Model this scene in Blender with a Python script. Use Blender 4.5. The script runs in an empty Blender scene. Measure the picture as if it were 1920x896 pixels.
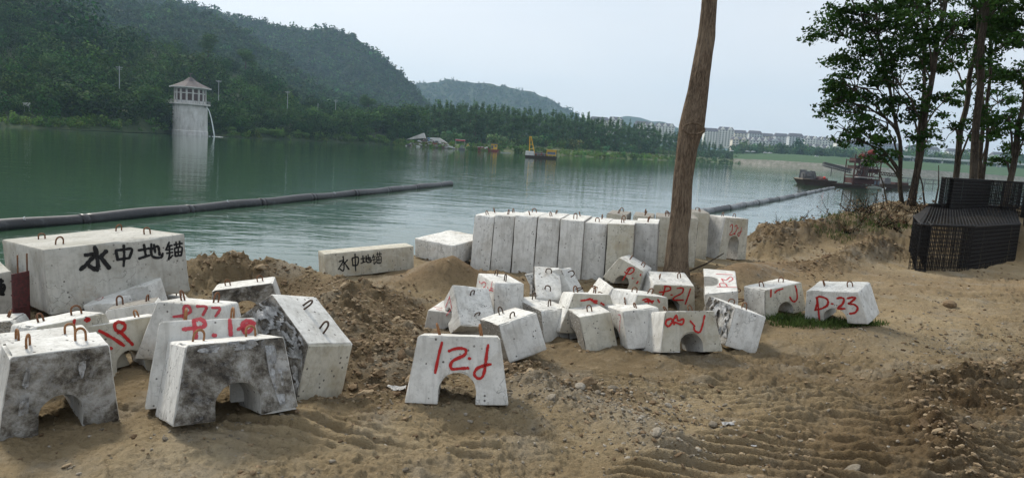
import bpy, math, random
import numpy as np
from mathutils import Matrix, Vector

# ------------------------------------------------------------------ camera
SC = bpy.context.scene
F = 1350.0            # focal length in photo pixels (photo 1920 x 896)
CAMZ = 2.0            # eye height above the worked ground
WZ = -2.6             # level of the river
rho = math.atan(.065); pit = math.atan(.1311 * math.cos(rho))
cf = np.array([0, math.cos(pit), -math.sin(pit)]); cu0 = np.array([0, math.sin(pit), math.cos(pit)])
cr = math.cos(rho) * np.array([1., 0, 0]) + math.sin(rho) * cu0
cu = -math.sin(rho) * np.array([1., 0, 0]) + math.cos(rho) * cu0
CC = np.array([0, 0, CAMZ])
cam = bpy.data.objects.new('camera', bpy.data.cameras.new('camera'))
SC.collection.objects.link(cam); SC.camera = cam
M = Matrix.Identity(4)
for i in range(3):
    M[i][0] = cr[i]; M[i][1] = cu[i]; M[i][2] = -cf[i]; M[i][3] = CC[i]
cam.matrix_world = M
cam.data.sensor_width = 36; cam.data.lens = F / 1920 * 36
cam.data.clip_start = .1; cam.data.clip_end = 12000

# ------------------------------------------------------------------ light
SUN_EL, SUN_AZ = math.radians(43), math.radians(-42)   # azimuth from +Y towards +X
world = bpy.data.worlds.new('World'); SC.world = world; world.use_nodes = True
nt = world.node_tree; nt.nodes.clear()
wo = nt.nodes.new('ShaderNodeOutputWorld'); bg = nt.nodes.new('ShaderNodeBackground')
sky = nt.nodes.new('ShaderNodeTexSky'); sky.sky_type = 'NISHITA'; sky.sun_disc = False
sky.sun_elevation = SUN_EL; sky.sun_rotation = SUN_AZ
sky.air_density = 1.0; sky.dust_density = 3.0; sky.ozone_density = 1.0
hs = nt.nodes.new('ShaderNodeHueSaturation'); hs.inputs['Saturation'].default_value = .5
mx = nt.nodes.new('ShaderNodeMix'); mx.data_type = 'RGBA'; mx.inputs['Factor'].default_value = .78
# the bright overcast veil, faintly uneven
tc = nt.nodes.new('ShaderNodeTexCoord'); mp = nt.nodes.new('ShaderNodeMapping'); mp.inputs['Scale'].default_value = (1, 1, 4)
nz = nt.nodes.new('ShaderNodeTexNoise'); nz.inputs['Scale'].default_value = 1.6; nz.inputs['Detail'].default_value = 4
cr_ = nt.nodes.new('ShaderNodeValToRGB')
cr_.color_ramp.elements[0].position = .3; cr_.color_ramp.elements[0].color = (5.9, 6.55, 7.25, 1)
cr_.color_ramp.elements[1].position = .7; cr_.color_ramp.elements[1].color = (7.2, 7.5, 7.9, 1)
nt.links.new(tc.outputs['Generated'], mp.inputs[0]); nt.links.new(mp.outputs[0], nz.inputs['Vector'])
nt.links.new(nz.outputs['Fac'], cr_.inputs[0])
nt.links.new(sky.outputs[0], hs.inputs['Color']); nt.links.new(hs.outputs[0], mx.inputs['A']); nt.links.new(cr_.outputs[0], mx.inputs['B'])
nt.links.new(mx.outputs['Result'], bg.inputs['Color']); bg.inputs['Strength'].default_value = .087
nt.links.new(bg.outputs[0], wo.inputs[0])
sl = bpy.data.lights.new('sun', 'SUN'); sl.energy = 2.4; sl.angle = math.radians(10); sl.color = (1, .94, .83)
so = bpy.data.objects.new('sun', sl); SC.collection.objects.link(so)
sd = Vector((math.sin(SUN_AZ) * math.cos(SUN_EL), math.cos(SUN_AZ) * math.cos(SUN_EL), math.sin(SUN_EL)))
so.rotation_euler = sd.to_track_quat('Z', 'Y').to_euler(); so.location = (0, 0, 60)
SC.view_settings.view_transform = 'Standard'; SC.view_settings.look = 'None'
SC.view_settings.exposure = 0.6; SC.view_settings.gamma = 1
SC.view_settings.use_curve_mapping = False
SC.render.engine = 'CYCLES'
SC.cycles.use_denoising = True
SC.cycles.max_bounces = 6; SC.cycles.diffuse_bounces = 2; SC.cycles.glossy_bounces = 3
SC.cycles.transparent_max_bounces = 8; SC.cycles.volume_bounces = 1
SC.cycles.use_adaptive_sampling = True; SC.cycles.adaptive_threshold = .02

# ------------------------------------------------------------------ helpers
def ray(px, py): return cf + (px - 960) / F * cr - (py - 448) / F * cu
def atz(px, py, z=0.):
    d = ray(px, py); return CC + d * ((z - CAMZ) / d[2])
def atd(px, py, y):
    d = ray(px, py); return CC + d * (y / d[1])
K = 1.39              # distances over the river were read for a river 1.3 m down; this one lies lower
def far(px, py, y): return atd(px, py, y * K)
def zof(px, y):       # a point on the river at that photo column, y metres ahead
    t = (px - 960) / F
    return np.array([t * y, y, WZ])

def vnoise(P, seed=0):
    P = np.asarray(P, float); I = np.floor(P).astype(np.int64); f = P - I; f = f * f * (3 - 2 * f)
    def h(ix, iy, iz):
        n = (ix * 374761393 + iy * 668265263 + iz * 2246822519 + seed * 3266489917) & 0xffffffff
        n = ((n ^ (n >> 13)) * 1274126177) & 0xffffffff
        n = ((n ^ (n >> 16)) * 2654435761) & 0xffffffff
        return ((n ^ (n >> 15)) & 0xffffff) / 8388607.5 - 1
    out = 0
    for dx in (0, 1):
        wx = f[:, 0] if dx else 1 - f[:, 0]
        for dy in (0, 1):
            wy = f[:, 1] if dy else 1 - f[:, 1]
            for dz in (0, 1):
                wz = f[:, 2] if dz else 1 - f[:, 2]
                out = out + wx * wy * wz * h(I[:, 0] + dx, I[:, 1] + dy, I[:, 2] + dz)
    return out
def fbm(P, o=4, seed=0, g=.5):
    P = np.asarray(P, float); s = 0; a = 1; t = 0
    for i in range(o):
        s = s + a * vnoise(P * 2 ** i + i * 17.3, seed + i); t += a; a *= g
    return s / t
def worley(x, y, sc, seed=0):
    """nearest-cell distance (in cells) and that cell's random number"""
    X = np.asarray(x, float).ravel() * sc; Y = np.asarray(y, float).ravel() * sc; ix = np.floor(X).astype(np.int64); iy = np.floor(Y).astype(np.int64)
    def h(a, b, k):
        n = (a * 374761393 + b * 668265263 + k * 974711 + seed * 3266489917) & 0xffffffff
        n = ((n ^ (n >> 13)) * 1274126177) & 0xffffffff; n = ((n ^ (n >> 16)) * 2654435761) & 0xffffffff
        return ((n ^ (n >> 15)) & 0xffffff) / 16777215.
    best = np.full(len(X), 9.); rid = np.zeros(len(X))
    for i in (-1, 0, 1):
        for j in (-1, 0, 1):
            a, b = ix + i, iy + j; d = np.hypot(X - a - h(a, b, 1), Y - b - h(a, b, 2)); k = d < best; best = np.where(k, d, best); rid = np.where(k, h(a, b, 3), rid)
    return best, rid
def lumps(x, y, sc, cut, seed):
    wx = x + .35 / sc * n2(x, y, sc * 1.3, 2, seed + 1); wy = y + .35 / sc * n2(x, y, sc * 1.3, 2, seed + 2)
    d, r = worley(wx, wy, sc, seed); return np.where(r > cut, np.clip(1 - (d / (.38 + .42 * r)) ** 2, 0, 1) ** .7 * (r - cut * .6), 0)
def plates(x, y, sc, seed):
    """broken crust: every cell a tilted flake, with a sharp step to the next"""
    wx = x * .55 + .3 / sc * n2(x, y, sc * 1.1, 2, seed + 1); wy = y * 1.5 + .3 / sc * n2(x, y, sc * 1.1, 2, seed + 2)
    d, r = worley(wx, wy, sc, seed); a = r * 91.7; k = sc * np.clip(1 - d, 0, 1)
    fx = (wx * sc) % 1 - .5; fy = (wy * sc) % 1 - .5
    return (r - .5) * .8 + .9 * (np.cos(a) * fx + np.sin(a) * fy) * np.clip(1.2 - d, 0, 1) * .8
def n2(x, y, sc, o=3, seed=0):
    x = np.asarray(x, float).ravel(); y = np.asarray(y, float).ravel()
    return fbm(np.c_[x * sc, y * sc, np.zeros(len(x)) + .5], o, seed)

def mesh(name, V, Fc, mat=None, smooth=False, attrs=None, mats=None, fm=None, uv=None):
    """V (n,3); Fc (m,k) array of equal-size faces or a list of such arrays."""
    me = bpy.data.meshes.new(name)
    V = np.asarray(V, np.float32)
    Fs = [np.asarray(a, np.int32) for a in (Fc if isinstance(Fc, list) and np.ndim(Fc[0]) == 2 else [Fc])]
    Fs = [a for a in Fs if len(a)]
    me.vertices.add(len(V)); me.vertices.foreach_set('co', V.ravel())
    li = np.concatenate([a.ravel() for a in Fs]); tot = np.concatenate([np.full(len(a), a.shape[1]) for a in Fs])
    me.loops.add(len(li)); me.loops.foreach_set('vertex_index', li)
    me.polygons.add(len(tot)); me.polygons.foreach_set('loop_start', np.r_[0, np.cumsum(tot)[:-1]].astype(np.int32))
    me.polygons.foreach_set('loop_total', tot.astype(np.int32))
    if fm is not None: me.polygons.foreach_set('material_index', np.asarray(fm, np.int32))
    me.update(calc_edges=True)
    me.polygons.foreach_set('use_smooth', np.full(len(tot), bool(smooth)))
    for k, v in (attrs or {}).items():
        v = np.asarray(v, np.float32)
        if v.ndim == 1:
            a = me.attributes.new(k, 'FLOAT', 'POINT'); a.data.foreach_set('value', v)
        else:
            a = me.attributes.new(k, 'FLOAT_COLOR', 'POINT'); a.data.foreach_set('color', np.c_[v, np.ones(len(v))].astype(np.float32).ravel())
    if uv is not None:
        l = me.uv_layers.new(name='UVMap'); l.data.foreach_set('uv', np.asarray(uv, np.float32)[li].ravel())
    for m in (mats or ([mat] if mat else [])): me.materials.append(m)
    me.validate(verbose=False)
    return me
def link(name, me, parent=None, M4=None, loc=None):
    o = bpy.data.objects.new(name, me); SC.collection.objects.link(o)
    if parent is not None: o.parent = parent
    if M4 is not None: o.matrix_local = M4
    if loc is not None: o.location = loc
    return o
def tag(o, label=None, cat=None, group=None, kind=None):
    if label: o['label'] = label
    if cat: o['category'] = cat
    if group: o['group'] = group
    if kind: o['kind'] = kind
    return o
def empty(name, loc, label, cat, group=None, rz=0):
    o = bpy.data.objects.new(name, None); SC.collection.objects.link(o)
    o.location = loc; o.rotation_euler = (0, 0, rz); o.empty_display_size = .3
    return tag(o, label, cat, group)
def copy_tree(o, loc=None, rz=None, label=None, sc=None, parent=None):
    c = o.copy(); SC.collection.objects.link(c)
    if parent is not None: c.parent = parent
    if loc is not None: c.location = loc
    if rz is not None: c.rotation_euler = (0, 0, rz)
    if sc is not None: c.scale = sc if hasattr(sc, '__len__') else (sc, sc, sc)
    if label: c['label'] = label
    for ch in list(o.children): copy_tree(ch, parent=c)
    return c

class MB:
    """collects simple shapes into one mesh"""
    def __init__(s): s.V = []; s.Q = []; s.T = []; s.n = 0; s.mi = []; s.mt = []
    def add(s, V, Q=None, T=None, m=0):
        V = np.asarray(V, float)
        if Q is not None and len(Q): s.Q.append(np.asarray(Q) + s.n); s.mi += [m] * len(Q)
        if T is not None and len(T): s.T.append(np.asarray(T) + s.n); s.mt += [m] * len(T)
        s.V.append(V); s.n += len(V); return s
    def box(s, c, d, rz=0, M3=None, m=0, taper=1.):
        x, y, z = np.array(d) / 2.
        P = np.array([[-x, -y, -z], [x, -y, -z], [x, y, -z], [-x, y, -z], [-x * taper, -y * taper, z], [x * taper, -y * taper, z], [x * taper, y * taper, z], [-x * taper, y * taper, z]])
        if M3 is not None: P = P @ np.asarray(M3).T
        if rz:
            a, b = math.cos(rz), math.sin(rz); P = P @ np.array([[a, b, 0], [-b, a, 0], [0, 0, 1]])
        return s.add(P + np.array(c), [[0, 3, 2, 1], [4, 5, 6, 7], [0, 1, 5, 4], [1, 2, 6, 5], [2, 3, 7, 6], [3, 0, 4, 7]], m=m)
    def prism(s, poly, z0, z1, m=0):
        """vertical prism over a plan polygon (convex), counter-clockwise"""
        n = len(poly); P = [(x, y, z0) for x, y in poly] + [(x, y, z1) for x, y in poly]
        s.add(P, [[i, (i + 1) % n, n + (i + 1) % n, n + i] for i in range(n)], m=m)
        b = s.n - 2 * n
        for i in range(1, n - 1):
            s.T.append(np.array([[b + n, b + n + i, b + n + i + 1], [b, b + i + 1, b + i]])); s.mt += [m] * 2
        return s
    def tube(s, pts, r, k=8, m=0, cap=True):
        pts = np.asarray(pts, float); n = len(pts); r = np.broadcast_to(r, (n,))
        t = np.gradient(pts, axis=0) if n > 2 else np.array([pts[1] - pts[0]] * 2)
        t /= np.linalg.norm(t, axis=1)[:, None] + 1e-12
        a = np.array([0, 0, 1.]) if abs(t[0][2]) < .9 else np.array([1., 0, 0])
        V = []
        for i in range(n):
            b = np.cross(t[i], a); b /= np.linalg.norm(b) + 1e-12; a = np.cross(b, t[i])
            th = np.arange(k) * 2 * math.pi / k
            V.append(pts[i] + r[i] * (np.cos(th)[:, None] * b + np.sin(th)[:, None] * a))
        V = np.concatenate(V)
        Q = [[i * k + j, i * k + (j + 1) % k, (i + 1) * k + (j + 1) % k, (i + 1) * k + j] for i in range(n - 1) for j in range(k)]
        T = []
        if cap:
            V = np.r_[V, [pts[0], pts[-1]]]
            T = [[n * k, (j + 1) % k, j] for j in range(k)] + [[n * k + 1, (n - 1) * k + j, (n - 1) * k + (j + 1) % k] for j in range(k)]
        return s.add(V, Q, T, m=m)
    def lathe(s, prof, c=(0, 0, 0), k=24, m=0, a0=0, ph=0.):
        """prof: (r, z) list"""
        V = []; th = np.arange(k) * 2 * math.pi / k + ph
        for r, z in prof: V.append(np.c_[r * np.cos(th), r * np.sin(th), np.full(k, z)])
        V = np.concatenate(V) + np.array(c); n = len(prof)
        Q = [[i * k + j, i * k + (j + 1) % k, (i + 1) * k + (j + 1) % k, (i + 1) * k + j] for i in range(n - 1) for j in range(k)]
        return s.add(V, Q, m=m)
    def me(s, name, mat=None, mats=None, smooth=False, **k):
        Fs = []; fm = []
        if s.Q: Fs.append(np.concatenate(s.Q)); fm += s.mi
        if s.T: Fs.append(np.concatenate(s.T)); fm += s.mt
        return mesh(name, np.concatenate(s.V), Fs, mat, smooth, mats=mats, fm=fm if mats else None, **k)
    def obj(s, name, mat=None, parent=None, mats=None, smooth=False, **k):
        return link(name, s.me(name, mat, mats, smooth), parent, **k)

# ------------------------------------------------------------------ materials
def mat(name, col, rough=.8, spec=.3, metal=0):
    m = bpy.data.materials.new(name); m.use_nodes = True
    b = m.node_tree.nodes['Principled BSDF']
    b.inputs['Base Color'].default_value = (*col, 1); b.inputs['Roughness'].default_value = rough
    b.inputs['Specular IOR Level'].default_value = spec; b.inputs['Metallic'].default_value = metal
    return m
class N:
    """tiny node-graph writer"""
    def __init__(s, m): s.t = m.node_tree; s.b = s.t.nodes['Principled BSDF']
    def n(s, typ, **k):
        o = s.t.nodes.new(typ)
        for a, v in k.items(): setattr(o, a, v)
        return o
    def l(s, a, b): s.t.links.new(a, b)
    def coord(s, sc=(1, 1, 1), kind='Object'):
        t = s.n('ShaderNodeTexCoord'); m = s.n('ShaderNodeMapping'); m.inputs['Scale'].default_value = sc
        s.l(t.outputs[kind], m.inputs[0]); return m.outputs[0]
    def noise(s, co, sc, det=4, rough=.6, dist=0):
        t = s.n('ShaderNodeTexNoise'); t.inputs['Scale'].default_value = sc; t.inputs['Detail'].default_value = det
        t.inputs['Roughness'].default_value = rough; t.inputs['Distortion'].default_value = dist
        s.l(co, t.inputs['Vector']); return t.outputs['Fac']
    def vor(s, co, sc, feature='F1', out='Distance', rnd=1):
        t = s.n('ShaderNodeTexVoronoi'); t.feature = feature; t.inputs['Scale'].default_value = sc; t.inputs['Randomness'].default_value = rnd
        s.l(co, t.inputs['Vector']); return t.outputs[out]
    def ramp(s, f, stops):
        r = s.n('ShaderNodeValToRGB'); e = r.color_ramp.elements
        while len(e) < len(stops): e.new(.5)
        for i, (p, c) in enumerate(stops):
            e[i].position = p; e[i].color = (*c, 1) if hasattr(c, '__len__') else (c, c, c, 1)
        s.l(f, r.inputs[0]); return r.outputs[0]
    def mix(s, f, a, b, mode='MIX'):
        m = s.n('ShaderNodeMix', data_type='RGBA', blend_type=mode)
        for sock, v in (('Factor', f), ('A', a), ('B', b)):
            if isinstance(v, (int, float)): m.inputs[sock].default_value = v if sock == 'Factor' else (v, v, v, 1)
            elif hasattr(v, '__len__'): m.inputs[sock].default_value = (*v, 1)
            else: s.l(v, m.inputs[sock])
        return m.outputs['Result']
    def math(s, op, a, b=0, clamp=False):
        m = s.n('ShaderNodeMath', operation=op, use_clamp=clamp)
        for i, v in enumerate((a, b)):
            if isinstance(v, (int, float)): m.inputs[i].default_value = v
            else: s.l(v, m.inputs[i])
        return m.outputs[0]
    def attr(s, name, out='Fac'):
        a = s.n('ShaderNodeAttribute', attribute_name=name); return a.outputs[out]
    def bump(s, h, strength=.5, dist=.01, prev=None):
        b = s.n('ShaderNodeBump'); b.inputs['Strength'].default_value = strength; b.inputs['Distance'].default_value = dist
        s.l(h, b.inputs['Height'])
        if prev: s.l(prev, b.inputs['Normal'])
        return b.outputs[0]
    def col(s, c): s.l(c, s.b.inputs['Base Color'])
    def nor(s, c): s.l(c, s.b.inputs['Normal'])
    def obr(s):
        o = s.n('ShaderNodeObjectInfo'); return o.outputs['Random']

def concrete(name, base=(.50, .49, .46), dark=.0, rough_face=0., tone=(.93, .9, .84)):
    m = mat(name, base, .88, .25); g = N(m)
    co = g.coord(); r = g.obr()
    # per-block offset so no two blocks share their stains
    off = g.n('ShaderNodeVectorMath', operation='ADD'); cb = g.n('ShaderNodeCombineXYZ')
    for i in range(3): g.l(g.math('MULTIPLY', r, 37. + 11 * i), cb.inputs[i])
    g.l(co, off.inputs[0]); g.l(cb.outputs[0], off.inputs[1]); co = off.outputs[0]
    a = g.noise(co, 2.2, 5, .6); b = g.noise(co, 9, 6, .7); c = g.noise(co, 45, 4, .7)
    k = g.ramp(a, [(.3, tuple(np.array(base) * .80 * np.array(tone))), (.5, base), (.72, tuple(np.minimum(np.array(base) * 1.16, .8)))])
    k = g.mix(g.math('MULTIPLY', g.ramp(b, [(.38, 1.), (.52, 0.)]), .38), k, tuple(np.array(base) * .6 * np.array(tone)))
    k = g.mix(g.math('MULTIPLY', g.ramp(c, [(.3, 1.), (.45, 0.)]), .3), k, (.2, .19, .17))
    # brown mud smears
    d = g.noise(co, 1.4, 6, .72, .6)
    k = g.mix(g.math('MULTIPLY', g.ramp(d, [(.56, 0.), (.68, 1.)]), .42), k, (.32, .255, .18))
    # long run marks
    e = g.noise(g.coord((7, 7, .8)), 3, 4, .6)
    k = g.mix(g.math('MULTIPLY', g.ramp(e, [(.5, 0.), (.64, 1.)]), .28), k, (.24, .225, .2))
    v = g.vor(co, 19); pits = g.ramp(v, [(.13, 0.), (.20, 1.)])
    pn = g.ramp(g.noise(co, 6, 2), [(.5, 1.), (.56, 0.)])
    pit_ = g.math('MAXIMUM', pits, pn)
    k = g.mix(pit_, (.13, .12, .11), k)
    w = g.n('ShaderNodeTexVoronoi', feature='DISTANCE_TO_EDGE'); w.inputs['Scale'].default_value = 1.7
    wv = g.n('ShaderNodeVectorMath', operation='ADD'); g.l(co, wv.inputs[0])
    wn = g.n('ShaderNodeTexNoise'); wn.inputs['Scale'].default_value = 5; wn.inputs['Detail'].default_value = 4; g.l(co, wn.inputs['Vector'])
    ws = g.n('ShaderNodeVectorMath', operation='SCALE'); ws.inputs['Scale'].default_value = .5; g.l(wn.outputs['Color'], ws.inputs[0]); g.l(ws.outputs[0], wv.inputs[1])
    g.l(wv.outputs[0], w.inputs['Vector'])
    crk = g.math('MAXIMUM', g.ramp(w.outputs['Distance'], [(.002, 0.), (.006, 1.)]), g.ramp(g.noise(co, 1.1, 2), [(.47, 1.), (.53, 0.)]))
    k = g.mix(crk, tuple(np.array(base) * .45), k)
    g.col(k)
    h = g.math('ADD', g.math('MULTIPLY', c, .35), g.math('MULTIPLY', b, .6)); h = g.math('ADD', h, g.math('MULTIPLY', pit_, .5))
    g.nor(g.bump(h, .55, .008))
    return m
M_CON = concrete('concrete', (.66, .65, .615), tone=(.96, .945, .91))
M_CON2 = concrete('weathered_concrete', (.50, .475, .40), tone=(.95, .88, .76))
M_CONA = concrete('anchor_concrete', (.45, .44, .40), tone=(.9, .88, .82))
def mottled(name):
    m = mat(name, (.3, .29, .27), .75, .35); g = N(m); co = g.coord(); r = g.obr()
    off = g.n('ShaderNodeVectorMath', operation='ADD'); cb = g.n('ShaderNodeCombineXYZ')
    for i in range(3): g.l(g.math('MULTIPLY', r, 31. + 7 * i), cb.inputs[i])
    g.l(co, off.inputs[0]); g.l(cb.outputs[0], off.inputs[1]); co = off.outputs[0]
    a = g.noise(co, 3.6, 9, .76, .2); b = g.noise(co, 13, 7, .75, .3); c = g.noise(co, 30, 5, .7)
    k = g.ramp(a, [(.40, (.035, .03, .026)), (.47, (.12, .105, .085)), (.53, (.26, .245, .215)), (.62, (.46, .45, .43))])
    k = g.mix(g.math('MULTIPLY', g.ramp(b, [(.52, 0.), (.62, 1.)]), .45), k, (.36, .36, .355))
    k = g.mix(g.math('MULTIPLY', g.ramp(b, [(.36, 1.), (.44, 0.)]), .55), k, (.1, .085, .07))
    k = g.mix(g.math('MULTIPLY', g.ramp(g.noise(co, 2.3, 4, .6), [(.62, 0.), (.7, 1.)]), .6), k, (.42, .33, .22))
    g.col(k); g.nor(g.bump(g.math('ADD', b, g.math('MULTIPLY', c, .5)), .8, .02))
    return m
M_MOT = mottled('stained_cast_face')
def agg(name):
    m = concrete(name, (.42, .4, .36)); g = N(m)
    co = g.coord(); v = g.vor(co, 38); c = g.ramp(g.vor(co, 38, out='Color'), [(0, (.16, .15, .13)), (.5, (.38, .36, .31)), (1, (.55, .53, .49))])
    k = g.mix(g.ramp(v, [(.25, 0.), (.5, 1.)]), c, (.27, .25, .22)); g.col(k); g.nor(g.bump(g.ramp(v, [(.1, 1.), (.5, 0.)]), 1., .012))
    return m
M_AGG = agg('rough_aggregate')
def plastic():
    m = mat('torn_plastic_film', (.55, .57, .6), .32, .5); g = N(m)
    co = g.coord(); a = g.noise(co, 14, 6, .7, 1.2)
    g.col(g.ramp(a, [(.38, (.16, .16, .155)), (.62, (.46, .46, .46))])); g.nor(g.bump(a, .9, .015))
    return m
M_PLA = plastic()
def rust(name, a=(.09, .045, .028), b=(.22, .1, .045)):
    m = mat(name, a, .8, .4, .2); g = N(m); k = g.ramp(g.noise(g.coord(), 30, 5, .7), [(.35, a), (.65, b)]); g.col(k); return m
M_RUST = rust('rusty_rebar'); M_RUST2 = rust('bright_rust', (.16, .07, .03), (.36, .18, .08)); M_DARKBAR = rust('dark_rebar', (.04, .032, .028), (.13, .08, .05))
M_PLATE = rust('red_primer_plate', (.06, .035, .035), (.16, .045, .045))
M_CAGE = rust('blackened_wire', (.012, .012, .013), (.03, .026, .024))
def paint(name, col, thin=.0, fade=0.):
    m = mat(name, col, .75, .3); g = N(m)
    u = g.n('ShaderNodeUVMap'); sp = g.n('ShaderNodeSeparateXYZ'); g.l(u.outputs[0], sp.inputs[0])
    d = g.math('ABSOLUTE', g.math('SUBTRACT', sp.outputs[0], .5))
    a = g.math('SUBTRACT', 1., g.math('MULTIPLY', g.math('SUBTRACT', d, .26 - thin), 4.2, ), clamp=True)
    n = g.noise(g.coord(), 190, 3, .7); n2_ = g.noise(g.coord(), 26, 4, .7)
    s = g.math('ADD', g.math('MULTIPLY', n, 1.15), g.math('MULTIPLY', n2_, .75))
    t = g.math('ADD', a, g.math('SUBTRACT', s, 1.02 + fade))
    al = g.math('MULTIPLY', g.math('SUBTRACT', t, .28), 3.2, clamp=True)
    g.l(g.math('MULTIPLY', al, .93 - fade * .9, clamp=True), g.b.inputs['Alpha'])
    g.col(g.ramp(n2_, [(.3, tuple(np.array(col) * .8)), (.7, col)]))
    return m
M_RED = paint('red_spray_paint', (.50, .02, .018)); M_PINK = paint('pink_spray_paint', (.62, .07, .09), fade=.12)
M_FAINT = paint('faded_pink_paint', (.62, .2, .17), fade=.35); M_BLK = paint('black_spray_paint', (.012, .012, .013), thin=-.06)

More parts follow.
